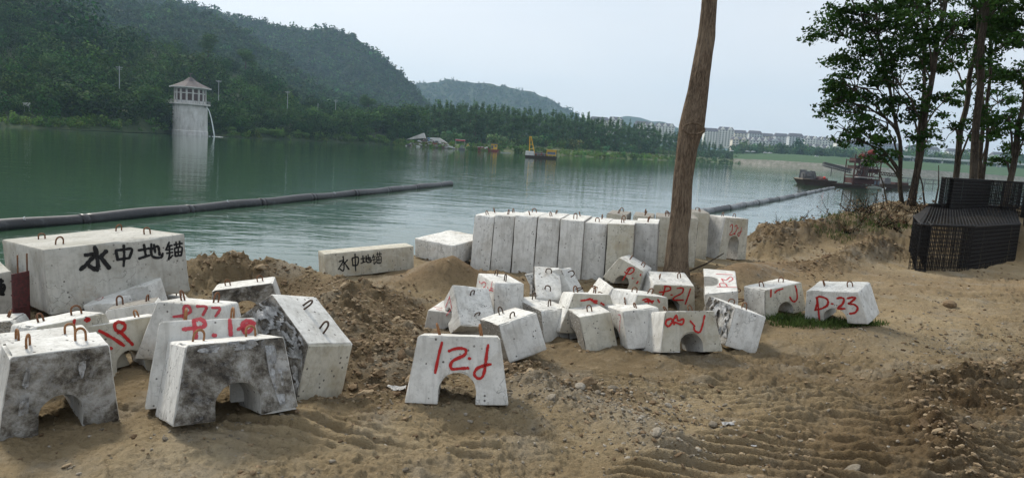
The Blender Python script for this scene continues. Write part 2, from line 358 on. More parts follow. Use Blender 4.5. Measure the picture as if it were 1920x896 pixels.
POSES = {
'D1':([[0.999,-0.042,-0.034,-0.327],[0.049,0.972,0.23,5.075],[0.023,-0.231,0.973,0.091]],[0.765,0.606,0.494,0.443]),
'D16':([[0.712,0.657,-0.249,4.18],[-0.684,0.729,-0.033,8.985],[0.16,0.194,0.968,0.019]],[0.795,0.64,0.421,0.441]),
'D15':([[0.919,-0.343,-0.192,3.735],[0.351,0.936,0.009,9.473],[0.177,-0.076,0.981,-0.029]],[0.689,0.608,0.4,0.441]),
'C22':([[0.806,-0.59,0.042,4.512],[0.589,0.807,0.028,14.591],[-0.05,0.002,0.999,-0.044]],[0.942,0.75,0.86,0.474]),
'A1':([[0.721,-0.69,0.068,-2.798],[0.693,0.718,-0.066,4.383],[-0.003,0.095,0.996,-0.003]],[0.683,0.537,0.55,0.27]),
'A2':([[0.796,-0.595,-0.109,-1.669],[0.604,0.777,0.175,4.405],[-0.02,-0.205,0.979,0.16]],[0.787,0.613,0.489,0.519]),
'A3':([[0.92,-0.376,-0.112,-1.992],[0.393,0.888,0.238,4.704],[0.01,-0.263,0.965,0.115]],[0.784,0.61,0.577,0.412]),
'A4':([[0.667,0.56,0.492,-1.806],[-0.569,0.809,-0.15,5.274],[-0.481,-0.18,0.858,0.274]],[0.959,0.584,0.399,0.436]),
'A5':([[0.953,-0.263,-0.153,-2.966],[0.264,0.965,-0.018,7.997],[0.153,-0.024,0.988,-0.085]],[0.758,0.654,0.296,0.456]),
'A6':([[0.998,-0.062,0.015,-2.573],[0.059,0.987,0.147,5.596],[-0.024,-0.146,0.989,0.096]],[0.779,0.497,0.473,0.466]),
'A7':([[0.746,-0.639,-0.186,-2.99],[0.662,0.741,0.112,5.606],[0.066,-0.207,0.976,-0.049]],[0.583,0.57,0.456,0.434]),
'A8':([[0.536,-0.83,-0.154,-3.272],[0.842,0.538,0.03,5.386],[0.058,-0.146,0.988,-0.013]],[0.777,0.506,0.468,0.434]),
'B1':([[0.676,-0.729,-0.102,-3.876],[0.733,0.68,0.004,7.128],[0.067,-0.077,0.995,0.16]],[1.328,1.319,0.628,1.612]),
'B3':([[0.826,0.563,-0.033,-1.242],[-0.564,0.821,-0.087,11.48],[-0.022,0.09,0.996,0.057]],[0.82,0.826,0.318,0.889]),
'B2':([[0.853,-0.52,-0.052,-1.989],[0.518,0.854,-0.044,10.179],[0.067,0.011,0.998,0.033]],[1.326,1.335,0.347,0.3]),
'B0':([[0.714,-0.695,-0.09,-5.124],[0.689,0.72,-0.087,6.848],[0.125,-0.0,0.992,-0.057]],[0.565,0.606,0.458,0.653]),
'R0':([[-0.228,0.974,0.002,-0.525],[-0.974,-0.228,0.007,11.904],[0.008,-0.0,1.0,-0.041]],[1.085,0.844,0.885,0.331]),
'R1':([[-0.226,0.974,-0.009,-0.194],[-0.974,-0.226,0.009,11.839],[0.006,0.011,1.0,-0.035]],[1.07,0.853,0.906,0.331]),
'R2':([[-0.225,0.974,-0.006,0.132],[-0.974,-0.225,0.003,11.664],[0.001,0.007,1.0,-0.012]],[1.015,0.888,0.921,0.356]),
'R3':([[-0.227,0.974,-0.004,0.485],[-0.974,-0.227,-0.003,11.572],[-0.003,0.003,1.0,-0.009]],[0.985,0.913,0.927,0.356]),
'R4':([[-0.227,0.974,-0.011,0.839],[-0.974,-0.227,-0.004,11.431],[-0.007,0.01,1.0,-0.002]],[0.969,0.928,0.92,0.365]),
'R5':([[-0.226,0.974,-0.011,1.21],[-0.974,-0.227,-0.003,11.442],[-0.005,0.01,1.0,-0.018]],[0.975,0.922,0.914,0.351]),
'R6':([[-0.221,0.975,-0.033,1.551],[-0.975,-0.22,0.019,11.228],[0.012,0.037,0.999,0.023]],[1.044,0.868,0.889,0.399]),
'R7':([[-0.22,0.975,-0.035,2.021],[-0.976,-0.219,0.01,11.568],[0.002,0.037,0.999,-0.006]],[1.016,0.887,0.928,0.358]),
'R8':([[0.499,-0.867,0.002,3.339],[0.865,0.499,0.051,13.644],[-0.045,-0.024,0.999,-0.001]],[1.045,0.798,0.786,0.38]),
'D2':([[0.268,0.867,0.421,-0.689],[-0.668,0.482,-0.567,8.028],[-0.694,-0.129,0.708,-0.007]],[0.444,0.541,0.288,0.466]),
'D3':([[0.954,0.3,-0.024,-0.608],[-0.301,0.951,-0.077,8.03],[0.0,0.08,0.997,-0.24]],[0.745,0.625,0.298,0.426]),
'D4':([[0.385,0.922,0.045,-0.301],[-0.923,0.385,0.008,8.581],[-0.01,-0.045,0.999,-0.082]],[0.78,0.571,0.467,0.379]),
'D5a':([[0.051,0.997,0.058,0.292],[-0.845,0.074,-0.53,9.069],[-0.533,-0.022,0.846,-0.05]],[0.746,0.577,0.458,0.329]),
'D5b':([[0.508,0.361,0.782,0.369],[-0.276,0.928,-0.25,9.033],[-0.816,-0.088,0.571,0.061]],[0.724,0.39,0.468,0.46]),
'D6':([[0.367,0.879,-0.303,-0.069],[-0.92,0.392,0.021,7.273],[0.138,0.271,0.953,-0.206]],[0.668,0.583,0.392,0.43]),
'D7':([[0.578,0.814,0.049,0.214],[-0.812,0.58,-0.064,8.357],[-0.08,-0.003,0.997,-0.212]],[0.832,0.542,0.36,0.412]),
'D8':([[0.244,0.954,-0.174,0.784],[-0.97,0.244,-0.023,8.042],[0.021,0.174,0.985,-0.208]],[0.856,0.61,0.382,0.371]),
'D9':([[0.211,0.966,-0.147,1.251],[-0.971,0.225,0.081,7.945],[0.111,0.126,0.986,-0.162]],[0.742,0.6,0.415,0.419]),
'D10':([[0.952,-0.296,-0.078,1.982],[0.306,0.918,0.251,7.426],[-0.002,-0.263,0.965,-0.052]],[0.764,0.593,0.435,0.441]),
'D11':([[0.248,0.933,0.262,2.409],[-0.969,0.239,0.066,8.338],[-0.002,-0.27,0.963,-0.108]],[0.732,0.608,0.454,0.423]),
'D12':([[0.995,-0.098,0.024,2.291],[0.101,0.965,-0.241,9.98],[-0.0,0.242,0.97,-0.188]],[0.74,0.579,0.405,0.47]),
'D13':([[0.814,0.477,0.331,1.602],[-0.44,0.879,-0.184,10.267],[-0.378,0.004,0.926,0.056]],[0.599,0.405,0.388,0.389]),
'D17':([[0.197,0.547,-0.814,1.517],[-0.98,0.085,-0.179,9.552],[-0.029,0.833,0.553,-0.241]],[0.778,0.62,0.472,0.289]),
'D18':([[0.975,-0.22,-0.025,0.982],[0.222,0.961,0.166,8.141],[-0.012,-0.168,0.986,-0.106]],[0.779,0.451,0.458,0.438]),
'D19':([[0.796,-0.597,0.105,1.639],[0.591,0.802,0.085,8.209],[-0.135,-0.006,0.991,-0.102]],[0.774,0.53,0.466,0.404]),
'D14':([[-0.19,0.169,0.967,2.607],[-0.939,0.257,-0.229,9.51],[-0.287,-0.952,0.109,0.36]],[0.783,0.603,0.413,0.44]),
'A10':([[0.908,-0.377,-0.184,-3.352],[0.39,0.92,0.037,6.396],[0.155,-0.105,0.982,-0.121]],[0.768,0.4,0.447,0.443]),
'A11':([[0.937,-0.344,-0.059,-4.47],[0.347,0.936,0.064,6.046],[0.033,-0.08,0.996,-0.245]],[0.777,0.329,0.43,0.439]),
'A12':([[0.866,-0.495,-0.074,-3.582],[0.5,0.862,0.081,7.603],[0.024,-0.107,0.994,-0.298]],[0.777,0.261,0.417,0.451]),
'A9':([[0.087,0.249,-0.965,-3.669],[0.986,0.117,0.119,7.002],[0.143,-0.961,-0.235,0.335]],[0.771,0.552,0.426,0.434]),
}


# ------------------------------------------------------------------ ground
CTRL = np.array([  # x, y, z of the worked ground (blocks stand on these)
 (-.3,5,-.01),(-3,3.5,0),(0,3,0),(3,3,0),(-1.4,4.6,.03),(-2.9,4.6,-.02),(-1.2,5.4,0),(-3.5,5.8,-.1),(-2.3,6.2,-.02),(-4.5,7,-.05),(-3,8.2,-.1),
 (.2,6.8,-.2),(.5,8,-.22),(1.2,7.5,-.2),(2,7.2,-.15),(2.6,7.9,-.2),(1.3,9,-.22),(-.4,8.5,-.15),(2.3,9.9,-.18),(1.8,10.4,-.12),(2.8,9.9,-.2),(3.7,9.4,-.11),
 (4.2,9,-.03),(6,9,0),(9,9,.02),(0,11.5,-.04),(1.5,11.3,-.0),(2.5,11.3,-.02),(3.3,13.5,-.03),(4.6,14.8,-.1),(3.2,10.6,-.12),(-2,10.3,0),(-1,11.6,.05),(-5,8,-.05),(-8,6,0),
 (5,12,0),(7,12,.0),(8.5,14.5,-.01),(10,15.3,0),(11.8,16.3,.02),(9.6,16.6,.02),(14,13,.1),(11.5,19.4,.93),(13.6,18.3,.95),(14.5,20.4,.95),(12.6,23,.9),(16,22,.95),(19,24,1),(22,18,.9),(10,18.6,.45),
 (6.5,16.8,.12),(8.5,18.3,.35),(10.2,20.6,.62),(1,5,-.02),(3,5.5,0),(6,6,0),(2,3.9,0)])
PADS = []             # every block beds into the soil: the ground meets its lowest corners
for nm_, (R_, d_) in POSES.items():
    if nm_ in ('B3',): continue
    R_ = np.array(R_); c8 = np.array([(sx * (d_[0] if z == 0 else d_[1]) / 2, y * d_[3], z * d_[2]) for sx in (-1, 1) for y in (0, 1) for z in (0, 1)]) @ R_[:, :3].T + R_[:, 3]
    lo = c8[:, 2].min()
    for c in c8:
        if c[2] < lo + .16: PADS.append((c[0], c[1], min(c[2], lo + .07) + .004))
PADS = np.array(PADS)
EDGE = np.array([(-30,6.5),(-12,8),(-6,9.3),(-4.6,9.9),(-3,9.9),(-2,11.0),(-1.2,12.6),(0,13.5),(1.5,14.6),(3.5,15.0),(5.2,16.4),(6.5,18.0),(8.6,19.6),(10.5,21.8),(12.5,24.0),(16,26),(30,31),(60,44)])
def seg_d(x, y, pts):
    """distance to a polyline and the position along it (0..1)"""
    best = np.full(x.shape, 1e9); tt = np.zeros(x.shape); pts = np.asarray(pts, float); n = len(pts) - 1
    for i in range(n):
        a, b = pts[i][:2], pts[i + 1][:2]; d = b - a; L = d @ d
        t = np.clip(((x - a[0]) * d[0] + (y - a[1]) * d[1]) / L, 0, 1)
        q = np.hypot(x - a[0] - t * d[0], y - a[1] - t * d[1]); k = q < best
        best = np.where(k, q, best); tt = np.where(k, (i + t) / n, tt)
    return best, tt
RIDGES = [
 ([(2.1,10.75,.05),(2.45,10.8,.12),(2.75,10.8,.05)], .28, 1),  # crest points (x, y, height above ground), half width, kind (1 churned clay, 2 clean sand, 3 gravel)
 ([(-3.9,9.4,.22),(-3.2,9.15,.32),(-2.6,8.8,.42),(-2.2,8.4,.36),(-1.95,7.8,.28),(-1.6,7.2,.24),(-1.45,6.6,.18),(-1.15,6.0,.16),(-.95,5.6,.05)], .62, 1),
 ([(-1.75,9.0,.10),(-1.4,8.8,.12),(-1.2,8.4,.12),(-.95,7.4,.1),(-.7,6.4,.08)], .45, 1),
 ([(-1.45,9.9,.08),(-1.15,10.0,.26),(-.85,10.2,.38),(-.5,10.3,.22),(-.2,10.6,.08)], .50, 2),
 ([(2.9,11.2,.12),(3.5,11.6,.27),(4.1,12.4,.26),(4.8,13.3,.16),(5.4,13.9,.10)], .55, 2),
 ([(5.6,15.8,.28),(6.3,17.0,.42),(7.4,17.8,.30),(8.6,18.6,.28),(9.9,19.8,.2)], .75, 1),
 ([(5.6,13.4,.05),(6.6,14.4,.18),(7.6,15.4,.26),(8.6,16.6,.28)], .5, 1),
 ([(.1,6.0,.03),(.5,5.55,.06),(.9,5.2,.08),(1.2,4.75,.05)], .30, 3),
 ([(.2,6.35,.03),(.6,6.0,.06),(1.0,5.8,.04)], .35, 1),
 ([(-.1,6.6,.05),(.3,6.85,.03)], .25, 1),
 ([(4.2,6.6,.04),(5.6,7.4,.08),(7.4,8.4,.1)], .5, 1),
 ([(3.0,4.05,.05),(3.2,4.8,.07),(3.5,5.9,.05)], .16, 1),
]
TRACKS = [([(1.2,4.1),(2.1,4.85),(3.3,5.9),(4.8,6.9)], .60, .15, 1.), ([(3.0,4.4),(4.4,5.6),(6.2,6.6)], .34, .15, .9), ([(.9,6.7),(1.6,6.3),(2.6,6.5)], .34, .13, .9), ([(4.8,6.9),(6.4,9.0),(8.8,11.4)], .5, .17, .7), ([(-1.9,4.35),(-1.1,4.5),(-.2,4.45)], .28, .14, .7), ([(2.2,5.9),(3.4,6.6),(4.9,6.9)], .3, .13, .8)]
def ground(x, y, fine=True, full=False):
    x = np.asarray(x, float); y = np.asarray(y, float); sh = x.shape; x = x.ravel(); y = y.ravel()
    num = np.zeros(len(x)); den = np.zeros(len(x)) + 1e-9
    for cx, cy, cz in CTRL:
        d2 = (x - cx) ** 2 + (y - cy) ** 2; w = 1 / (d2 + .12) ** 1.6
        num += w * cz; den += w
    for cx, cy, cz in PADS:
        d2 = (x - cx) ** 2 + (y - cy) ** 2; w = np.where(d2 < 2, .5 / (d2 + .05) ** 1.7 * np.exp(-d2 / .5), 0); num += w * cz; den += w
    z = num / den
    churn = .45 + .6 * n2(x, y, .7, 3, 5); sand = np.zeros(len(x)); grav = np.zeros(len(x)); amp = .34 + .7 * n2(x, y, .9, 3, 15).clip(-.5, 1)
    for pts, hw, kind in RIDGES:
        P = np.array(pts); wig = 1 + .45 * n2(x, y, 1.6, 3, int(hw * 100))
        d, t = seg_d(x, y, P); h = np.interp(t, np.linspace(0, 1, len(P)), P[:, 2])
        f = np.exp(-(d / (hw * wig.clip(.5, 1.6))) ** 2 * 1.6)
        z += h * f
        if kind == 1: churn += 1.0 * f; amp += 1.3 * f * np.clip(h / .3, .4, 1.3)
        elif kind == 2: sand += f; amp -= .1 * f
        else: grav += f; amp += .35 * f
    # rough right bank and the strip under the trees
    rb = np.clip((y - 16.2 + .0 * x) / 1.5, 0, 1) * np.clip((x - 4.8) / 1, 0, 1); amp += .5 * rb; churn += .5 * rb
    rough = np.clip(n2(x, y, .33, 2, 9) * 2.2 + .35, 0, 1) * np.clip((x - 1.2) / 2, 0, 1) * (y < 12); churn += .5 * rough; amp += .3 * rough
    hp = np.clip(1 - np.hypot((x - .8) / 2.2, (y - 8) / 2.0) ** 2, 0, 1); churn += .4 * hp
    amp = amp.clip(.15, 2)
    if fine:
        z += .075 * amp * n2(x, y, 1.3, 3, 11)
        r = n2(x, y, 3.6, 4, 21); z += .085 * amp * (np.abs(r) ** .8 * np.sign(r))
        l = 1 - np.abs(n2(x, y, 7.5, 3, 31)) * 2; z += .022 * amp * l
        c = n2(x, y, 15, 3, 41); z += .020 * (amp + .1) * np.sign(c) * np.abs(c) ** .7
        am = np.clip(amp - .3, 0, 1.6); trk = []
        for pts, hw, s, kk in TRACKS:
            d, t = seg_d(x, y, pts); m = np.clip((hw - d) / .12, 0, 1) * kk; br = np.clip(.8 + 1.6 * n2(x, y, 2.1, 2, 71), 0, 1); trk.append((m * br, s)); am = am * (1 - .85 * m * br)
        trm = sum(a for a, b in trk).clip(0, 1)
        z += .065 * am * lumps(x, y, 3.2, .45, 91) + .06 * np.clip(am + .02, 0, 1.4) * lumps(x, y, 7.5, .35, 95) + .030 * np.clip(am + .12, 0, 1.3) * lumps(x, y, 16, .3, 99) + .014 * np.clip(am + .22, 0, 1.1) * lumps(x, y, 34, .3, 103)
        z += .008 * n2(x, y, 48, 2, 51) * (amp + .5)
        z += .050 * (1 - .9 * trm) * np.clip(am + .28, 0, 1.2) * plates(x, y, 4.2, 111) + .030 * (1 - .7 * trm) * np.clip(am + .35, 0, 1.2) * plates(x, y, 10, 115) + .014 * np.clip(am + .5, .1, 1.1) * plates(x, y, 24, 119)
        # tracked-vehicle cleat prints
        for m, s in trk:
            w_ = y * 1.0 + .22 * x + .05 * n2(x, y, 2.2, 2, 61); ph = (w_ / s) % 1; pr = np.clip(np.minimum(ph * 5, (1 - ph) * 1.5), 0, 1)
            z += .085 * m * (pr - .5); churn += .5 * m * (.55 - pr)
        # low wheel ruts across the haul road on the right
        for k in range(4):
            d, t = seg_d(x, y, [(4.4, 11.2 + k * .55), (8, 12.4 + k * .5), (13, 13.3 + k * .35)])
            z -= .03 * np.exp(-(d / .16) ** 2) ; sand += .35 * np.exp(-(d / .3) ** 2)
    for cx, cy, cz in PADS:   # soil has not buried the feet of the blocks
        d_ = np.hypot(x - cx, y - cy); z = np.where(d_ < .9, np.minimum(z, cz + .025 + .5 * np.maximum(0, d_ - .10)), z)
    e = np.interp(x, EDGE[:, 0], EDGE[:, 1]) + (.35 * n2(x, y * 0, .9, 3, 81) if fine else 0)
    t = np.clip((y - e) / 2.6, 0, 1); t = t * t * (3 - 2 * t); z = z * (1 - t) + (WZ - .9) * t
    t2 = np.clip((y - e - 2) / 25, 0, 1); z -= 4 * t2
    lf = np.clip((-x - 12) / 8, 0, 1); z -= .4 * lf
    if full: return z.reshape(sh), churn.clip(0, 1.6), sand.clip(0, 1), grav.clip(0, 1), np.clip((y - e + .2), 0, 1)
    return z.reshape(sh)
ys = [-3.]
while ys[-1] < 34: ys.append(ys[-1] + (max(.0125, ys[-1] ** 2 / 1750) if ys[-1] > 2.9 else .12))
ys += [36, 40, 46, 56, 75, 110, 200, 400, 900, 2500, 9000]
ts = np.r_[-3.5, -2.2, -1.6, -1.3, -1.1, -.98, -.9, np.linspace(-.86, .86, 840), .9, .98, 1.1, 1.3, 1.6, 2.2, 3.5]
# rows reach outwards from a line behind the camera, so near soil is meshed finest
ty = np.array(ys); YY, TT = np.meshgrid(ty, ts, indexing='ij'); XX = TT * np.maximum(YY + .6, 2.2)
Z, churn, sand, grav, bank = ground(XX, YY, full=True)
nr, nc = XX.shape
idx = np.arange(nr * nc).reshape(nr, nc)
Q = np.stack([idx[:-1, :-1], idx[:-1, 1:], idx[1:, 1:], idx[1:, :-1]], -1).reshape(-1, 4)
def soil():
    m = mat('excavated_soil', (.25, .18, .11), .95, .15); g = N(m); co = g.coord()
    ch = g.attr('churn'); sa = g.attr('sand'); gr = g.attr('grav')
    a = g.noise(co, .9, 5, .6); b = g.noise(co, 5, 6, .7); c = g.noise(co, 26, 5, .75); d = g.noise(co, 110, 3, .7)
    base = g.ramp(a, [(.32, (.27, .20, .11)), (.5, (.385, .30, .178)), (.66, (.46, .38, .25))])
    dark = g.ramp(b, [(.3, (.06, .042, .024)), (.5, (.15, .108, .06)), (.7, (.30, .23, .14))])
    f = g.math('ADD', g.math('MULTIPLY', ch, .75), g.math('MULTIPLY', g.math('SUBTRACT', b, .5), 1.3), clamp=True)
    k = g.mix(f, base, dark)
    k = g.mix(g.math('MULTIPLY', sa, .9, clamp=True), k, g.ramp(c, [(.3, (.19, .13, .072)), (.7, (.29, .205, .12))]))
    gg = g.ramp(g.vor(co, 55, out='Color'), [(0, (.17, .15, .12)), (.5, (.30, .27, .22)), (1, (.46, .43, .38))])
    k = g.mix(g.math('MULTIPLY', gr, .4, clamp=True), k, gg)
    sp = g.math('MULTIPLY', g.ramp(g.noise(co, 1.7, 4, .6), [(.52, 0.), (.66, 1.)]), .55); k = g.mix(sp, k, (.32, .28, .215))
    k = g.mix(g.math('MULTIPLY', g.ramp(c, [(.33, 1.), (.46, 0.)]), .5), k, (.08, .056, .037))
    wet = g.math('ADD', g.math('MULTIPLY', g.attr('wet'), .8), g.math('MULTIPLY', g.ramp(g.noise(co, .45, 5, .65), [(.48, 0.), (.62, 1.)]), .55), clamp=True)
    k = g.mix(wet, k, g.mix(1., k, (.60, .54, .48), 'MULTIPLY'))
    k = g.mix(g.math('MULTIPLY', g.ramp(d, [(.6, 0.), (.72, 1.)]), .35), k, (.38, .34, .27))
    g.col(k)
    h = g.math('ADD', g.math('MULTIPLY', c, .7), g.math('MULTIPLY', d, .35)); h = g.math('ADD', h, g.math('MULTIPLY', b, .8))
    g.nor(g.bump(h, 1., .045)); return m
M_SOIL = soil()
o = link('ground', mesh('ground', np.c_[XX.ravel(), YY.ravel(), Z.ravel()], Q, M_SOIL, True, dict(churn=churn, sand=sand, grav=grav, wet=np.clip(1.3 * np.exp(-seg_d(XX.ravel(), YY.ravel(), [(1.7, 4.1), (3.0, 5.2), (5.4, 6.6), (9, 8.5)])[0] / .9) - .25, 0, 1))))
tag(o, kind='structure')
def gz(x, y): return float(ground(np.array([x]), np.array([y]))[0])

# ------------------------------------------------------------------ river
def water():
    m = mat('river_water', (.018, .044, .030), .035, .5); g = N(m); g.b.inputs['IOR'].default_value = 1.333
    co = g.coord((.55, 1.35, 1)); co2 = g.coord((.5, 1.2, 1))
    calm = g.ramp(g.noise(g.coord((.004, .012, 1)), 1., 4, .6), [(.36, .35), (.62, 1.)])
    near = g.noise(co, 1.15, 3, .5, .8); mid = g.noise(co2, .30, 3, .55, .5); tiny = g.noise(co, 5, 2, .5)
    swell = g.noise(g.coord((.05, .12, 1)), 1., 3, .5)
    h = g.math('ADD', g.math('MULTIPLY', near, .8), g.math('MULTIPLY', mid, 2.2)); h = g.math('ADD', h, g.math('MULTIPLY', tiny, .06)); h = g.math('ADD', h, g.math('MULTIPLY', swell, 2.2))
    h = g.math('MULTIPLY', h, calm)
    g.nor(g.bump(h, .18, .12))
    g.col(g.ramp(g.noise(g.coord((.01, .03, 1)), 1., 3), [(.3, (.024, .058, .028)), (.7, (.040, .080, .050))]))
    return m
M_WAT = water()
S_ = 6000
o = link('river_water', mesh('river_water', [(-S_, 3, WZ), (S_, 3, WZ), (S_, 9000, WZ), (-S_, 9000, WZ)], [[0, 1, 2, 3]], M_WAT)); tag(o, kind='structure')


# ------------------------------------------------------------------ saddle-shaped concrete weights
def block_mesh(name, dims, seed, mats, fm=(0, 0, 0, 0, 0), rough=1., arch=.46, chip=1.):
    """horseshoe solid: x width, y depth, z height; fm = material of front, back, left, right, top"""
    wb, wt, h, D = dims; rs = random.Random(seed)
    nl, ntp = 12, 14
    P = [(-wb / 2, 0), (-wt / 2, h), (wt / 2, h), (wb / 2, 0)]
    def e(n):  # samples bunched at the two ends
        t = np.linspace(0, 1, n + 1); t[1] = .03; t[-2] = .97; return t
    out = []
    for (a, b, n) in ((0, 1, nl), (1, 2, ntp), (2, 3, nl)):
        for t in e(n)[:-1]: out.append((P[a][0] + (P[b][0] - P[a][0]) * t, P[a][1] + (P[b][1] - P[a][1]) * t))
    out.append(P[3]); out = np.array(out); U = len(out)
    if arch:
        a = wb * .185; ha = h * arch; rv = min(a, ha * .92); sv = max(ha - rv, .01)
        L = 2 * sv + math.pi * a; inn = []
        for i in range(U):
            s_ = L * i / (U - 1)
            if s_ < sv: inn.append((-a, s_))
            elif s_ > L - sv: inn.append((a, L - s_))
            else: th = math.pi - (s_ - sv) / a; inn.append((a * math.cos(th), sv + rv * math.sin(th)))
        inn = np.array(inn)
    else:
        inn = np.c_[np.linspace(-.02, .02, U) * wb, np.full(U, 0.)]
    vs = np.array([0, .06, .3, .6, .85, .965, 1.]); ds = np.array([0, .025, .15, .3, .45, .6, .75, .88, .975, 1.])
    nv, nd = len(vs), len(ds)
    G = np.zeros((U, nv, nd, 3))
    for j, v in enumerate(vs):
        p = inn * (1 - v) + out * v
        G[:, j, :, 0] = p[:, None, 0]; G[:, j, :, 2] = p[:, None, 1]
    G[..., 1] = ds * D
    # round the arrises, then knock chips off them
    V0 = G.reshape(-1, 3); so_ = V0 * 1. + seed * 3.7
    cx = np.array([0, 0, 0]); cen = np.array([0, D / 2, h * .55])
    u_, v_, d_ = np.meshgrid(np.arange(U), np.arange(nv), np.arange(nd), indexing='ij')
    o_ = (v_ == nv - 1); fb = (d_ == 0) | (d_ == nd - 1); cr_ = (u_ == nl) | (u_ == nl + ntp); ft = (u_ == 0) | (u_ == U - 1); ie = (v_ == 0) & bool(arch)
    ed = (o_ & fb) * 1. + (o_ & cr_) * 1. + (o_ & ft) * 1. + (ie & fb) * .7 + (ft & fb) * .7
    ed = ed.ravel()
    nzv = fbm(so_ * 9, 3, seed); big = fbm(so_ * 3.1 + 9, 2, seed + 5)
    pull = ed.clip(0, 2) * (.006 + chip * (.045 * np.clip(nzv - .10, 0, 1) + .075 * np.clip(big - .32, 0, 1)))
    dirv = cen - V0; dirv /= np.linalg.norm(dirv, axis=1)[:, None]
    V = V0 + dirv * pull[:, None]
    nn = np.stack([fbm(so_ * 7 + 50 * i, 3, seed + i) for i in range(3)], 1)
    V += nn * .0042 * rough
    low = np.clip(1 - V0[:, 2] / (h * .3), 0, 1) * (ft | (u_ < 5) | (u_ > U - 6)).ravel()
    V[:, 2] += low * .006 * fbm(so_ * 5 + 3, 2, seed + 8) * chip
    id_ = np.arange(U * nv * nd).reshape(U, nv, nd)
    def grid(I, flip=False):
        q = np.stack([I[:-1, :-1], I[1:, :-1], I[1:, 1:], I[:-1, 1:]], -1).reshape(-1, 4)
        return q[:, ::-1] if flip else q
    Qs = []; fmx = []
    def put(I, flip, m): q = grid(I, flip); Qs.append(q); fmx.extend([m] * len(q))
    put(id_[:, :, 0], True, fm[0]); put(id_[:, :, -1], False, fm[1])
    put(id_[:nl + 1, -1, :], True, fm[2]); put(id_[nl:nl + ntp + 1, -1, :], True, fm[4]); put(id_[nl + ntp:, -1, :], True, fm[3])
    put(id_[:, 0, :], False, 0)
    put(id_[0, :, :], False, 0); put(id_[-1, :, :], True, 0)
    me = mesh(name, V, np.concatenate(Qs), None, True, mats=mats, fm=fmx)
    try: me.set_sharp_from_angle(angle=math.radians(35))
    except Exception: pass
    return me
def box_mesh(name, dims, seed, mats, chip=1.):
    """solid tapered box with worn arrises (wb, wt, h, D)"""
    return block_mesh(name, dims, seed, mats, arch=0, chip=chip)
def loop_mesh(name, w=.055, h=.075, r=.0075, lean=0.):
    mb = MB(); pts = [(-w / 2, 0, -.03), (-w / 2, 0, h * .5)]
    for i in range(1, 8):
        th = math.pi - i * math.pi / 8; pts.append((w / 2 * math.cos(th), 0, h * .55 + w / 2 * math.sin(th)))
    pts += [(w / 2, 0, h * .5), (w / 2, 0, -.03)]
    pts = np.array(pts); pts[:, 1] += lean * pts[:, 2]
    return mb.tube(pts, r, 8).me(name, M_RUST, smooth=True)
LOOPS = [loop_mesh('lifting_loop', .06, .075), loop_mesh('lifting_loop', .05, .085, .0075, .25), loop_mesh('lifting_loop', .07, .06, .0075, -.2)]
LOOPD = [m.copy() for m in LOOPS]
for m in LOOPD: m.materials.clear(); m.materials.append(M_DARKBAR)
LOOPR = [m.copy() for m in LOOPS]
for m in LOOPR: m.materials.clear(); m.materials.append(M_RUST2)
def smooth_line(p, step=6):
    p = np.array(p, float)
    if len(p) < 3: 
        return np.array([p[0] + (p[-1] - p[0]) * t for t in np.linspace(0, 1, step)])
    q = np.r_[[2 * p[0] - p[1]], p, [2 * p[-1] - p[-2]]]; o = []
    for i in range(1, len(q) - 2):
        for t in np.linspace(0, 1, step, endpoint=False):
            a, b, c, d = q[i - 1:i + 3]
            o.append(.5 * (2 * b + (c - a) * t + (2 * a - 5 * b + 4 * c - d) * t * t + (3 * b - a - 3 * c + d) * t ** 3))
    o.append(p[-1]); return np.array(o)
def to_face(Mw, px, py, dims, face):
    """where the sight line through a photo pixel meets one face of the block (block coordinates)"""
    R = np.array(Mw)[:3, :3]; T = np.array(Mw)[:3, 3]
    d = R.T @ ray(px, py); c = R.T @ (CC - T); wb, wt, h, D = dims
    if face == 'front': t = (-.0045 - c[1]) / d[1]
    else: t = (h + .0045 - c[2]) / d[2]
    return c + d * t
def lettering(parent, Mw, dims, strokes, zf, m, w, face='front', name='painted_lettering'):
    V = []; Qf = []; UV = []; n = 0; ox, oy, s = zf; k_ = 0
    for st in strokes:
        if len(st) == 1: st = [(st[0][0] - .18 * w * 1350 / 6 * s, st[0][1]), (st[0][0] + .18 * w * 1350 / 6 * s, st[0][1])]
        pix = smooth_line(st, 5)
        L = np.array([to_face(Mw, ox + a / s, oy + b / s, dims, face) for a, b in pix])
        ax = (0, 2) if face == 'front' else (0, 1)
        p = L[:, ax]; t = np.gradient(p, axis=0); t /= np.linalg.norm(t, axis=1)[:, None] + 1e-9
        p = np.r_[[p[0] - t[0] * w * .35], p, [p[-1] + t[-1] * w * .35]]; t = np.r_[[t[0]], t, [t[-1]]]
        nrm = np.c_[-t[:, 1], t[:, 0]]; rr = random.Random(len(st) + n)
        ww = np.array([w / 2 * 1.12 * (1 + .16 * math.sin(i * .7 + rr.random() * 6)) for i in range(len(p))]); ww[0] *= .55; ww[-1] *= .55
        for u in (-1, 0, 1):
            q = p + nrm * ww[:, None] * u
            P3 = np.zeros((len(q), 3)); P3[:, ax[0]] = q[:, 0]; P3[:, ax[1]] = q[:, 1]
            if face == 'front': P3[:, 1] = -.0045 - .0004 * k_
            else: P3[:, 2] = dims[2] + .0045 + .0004 * k_
            V.append(P3); UV.append(np.c_[np.full(len(q), .5 + u / 2), np.linspace(0, 1, len(q))])
        m_ = len(p)
        for a in (0, 1):
            for i in range(m_ - 1): Qf.append([n + a * m_ + i, n + a * m_ + i + 1, n + (a + 1) * m_ + i + 1, n + (a + 1) * m_ + i])
        n += 3 * m_; k_ = (k_ + 1) % 4
    return link(name, mesh(name, np.concatenate(V), Qf, m, uv=np.concatenate(UV)), parent)
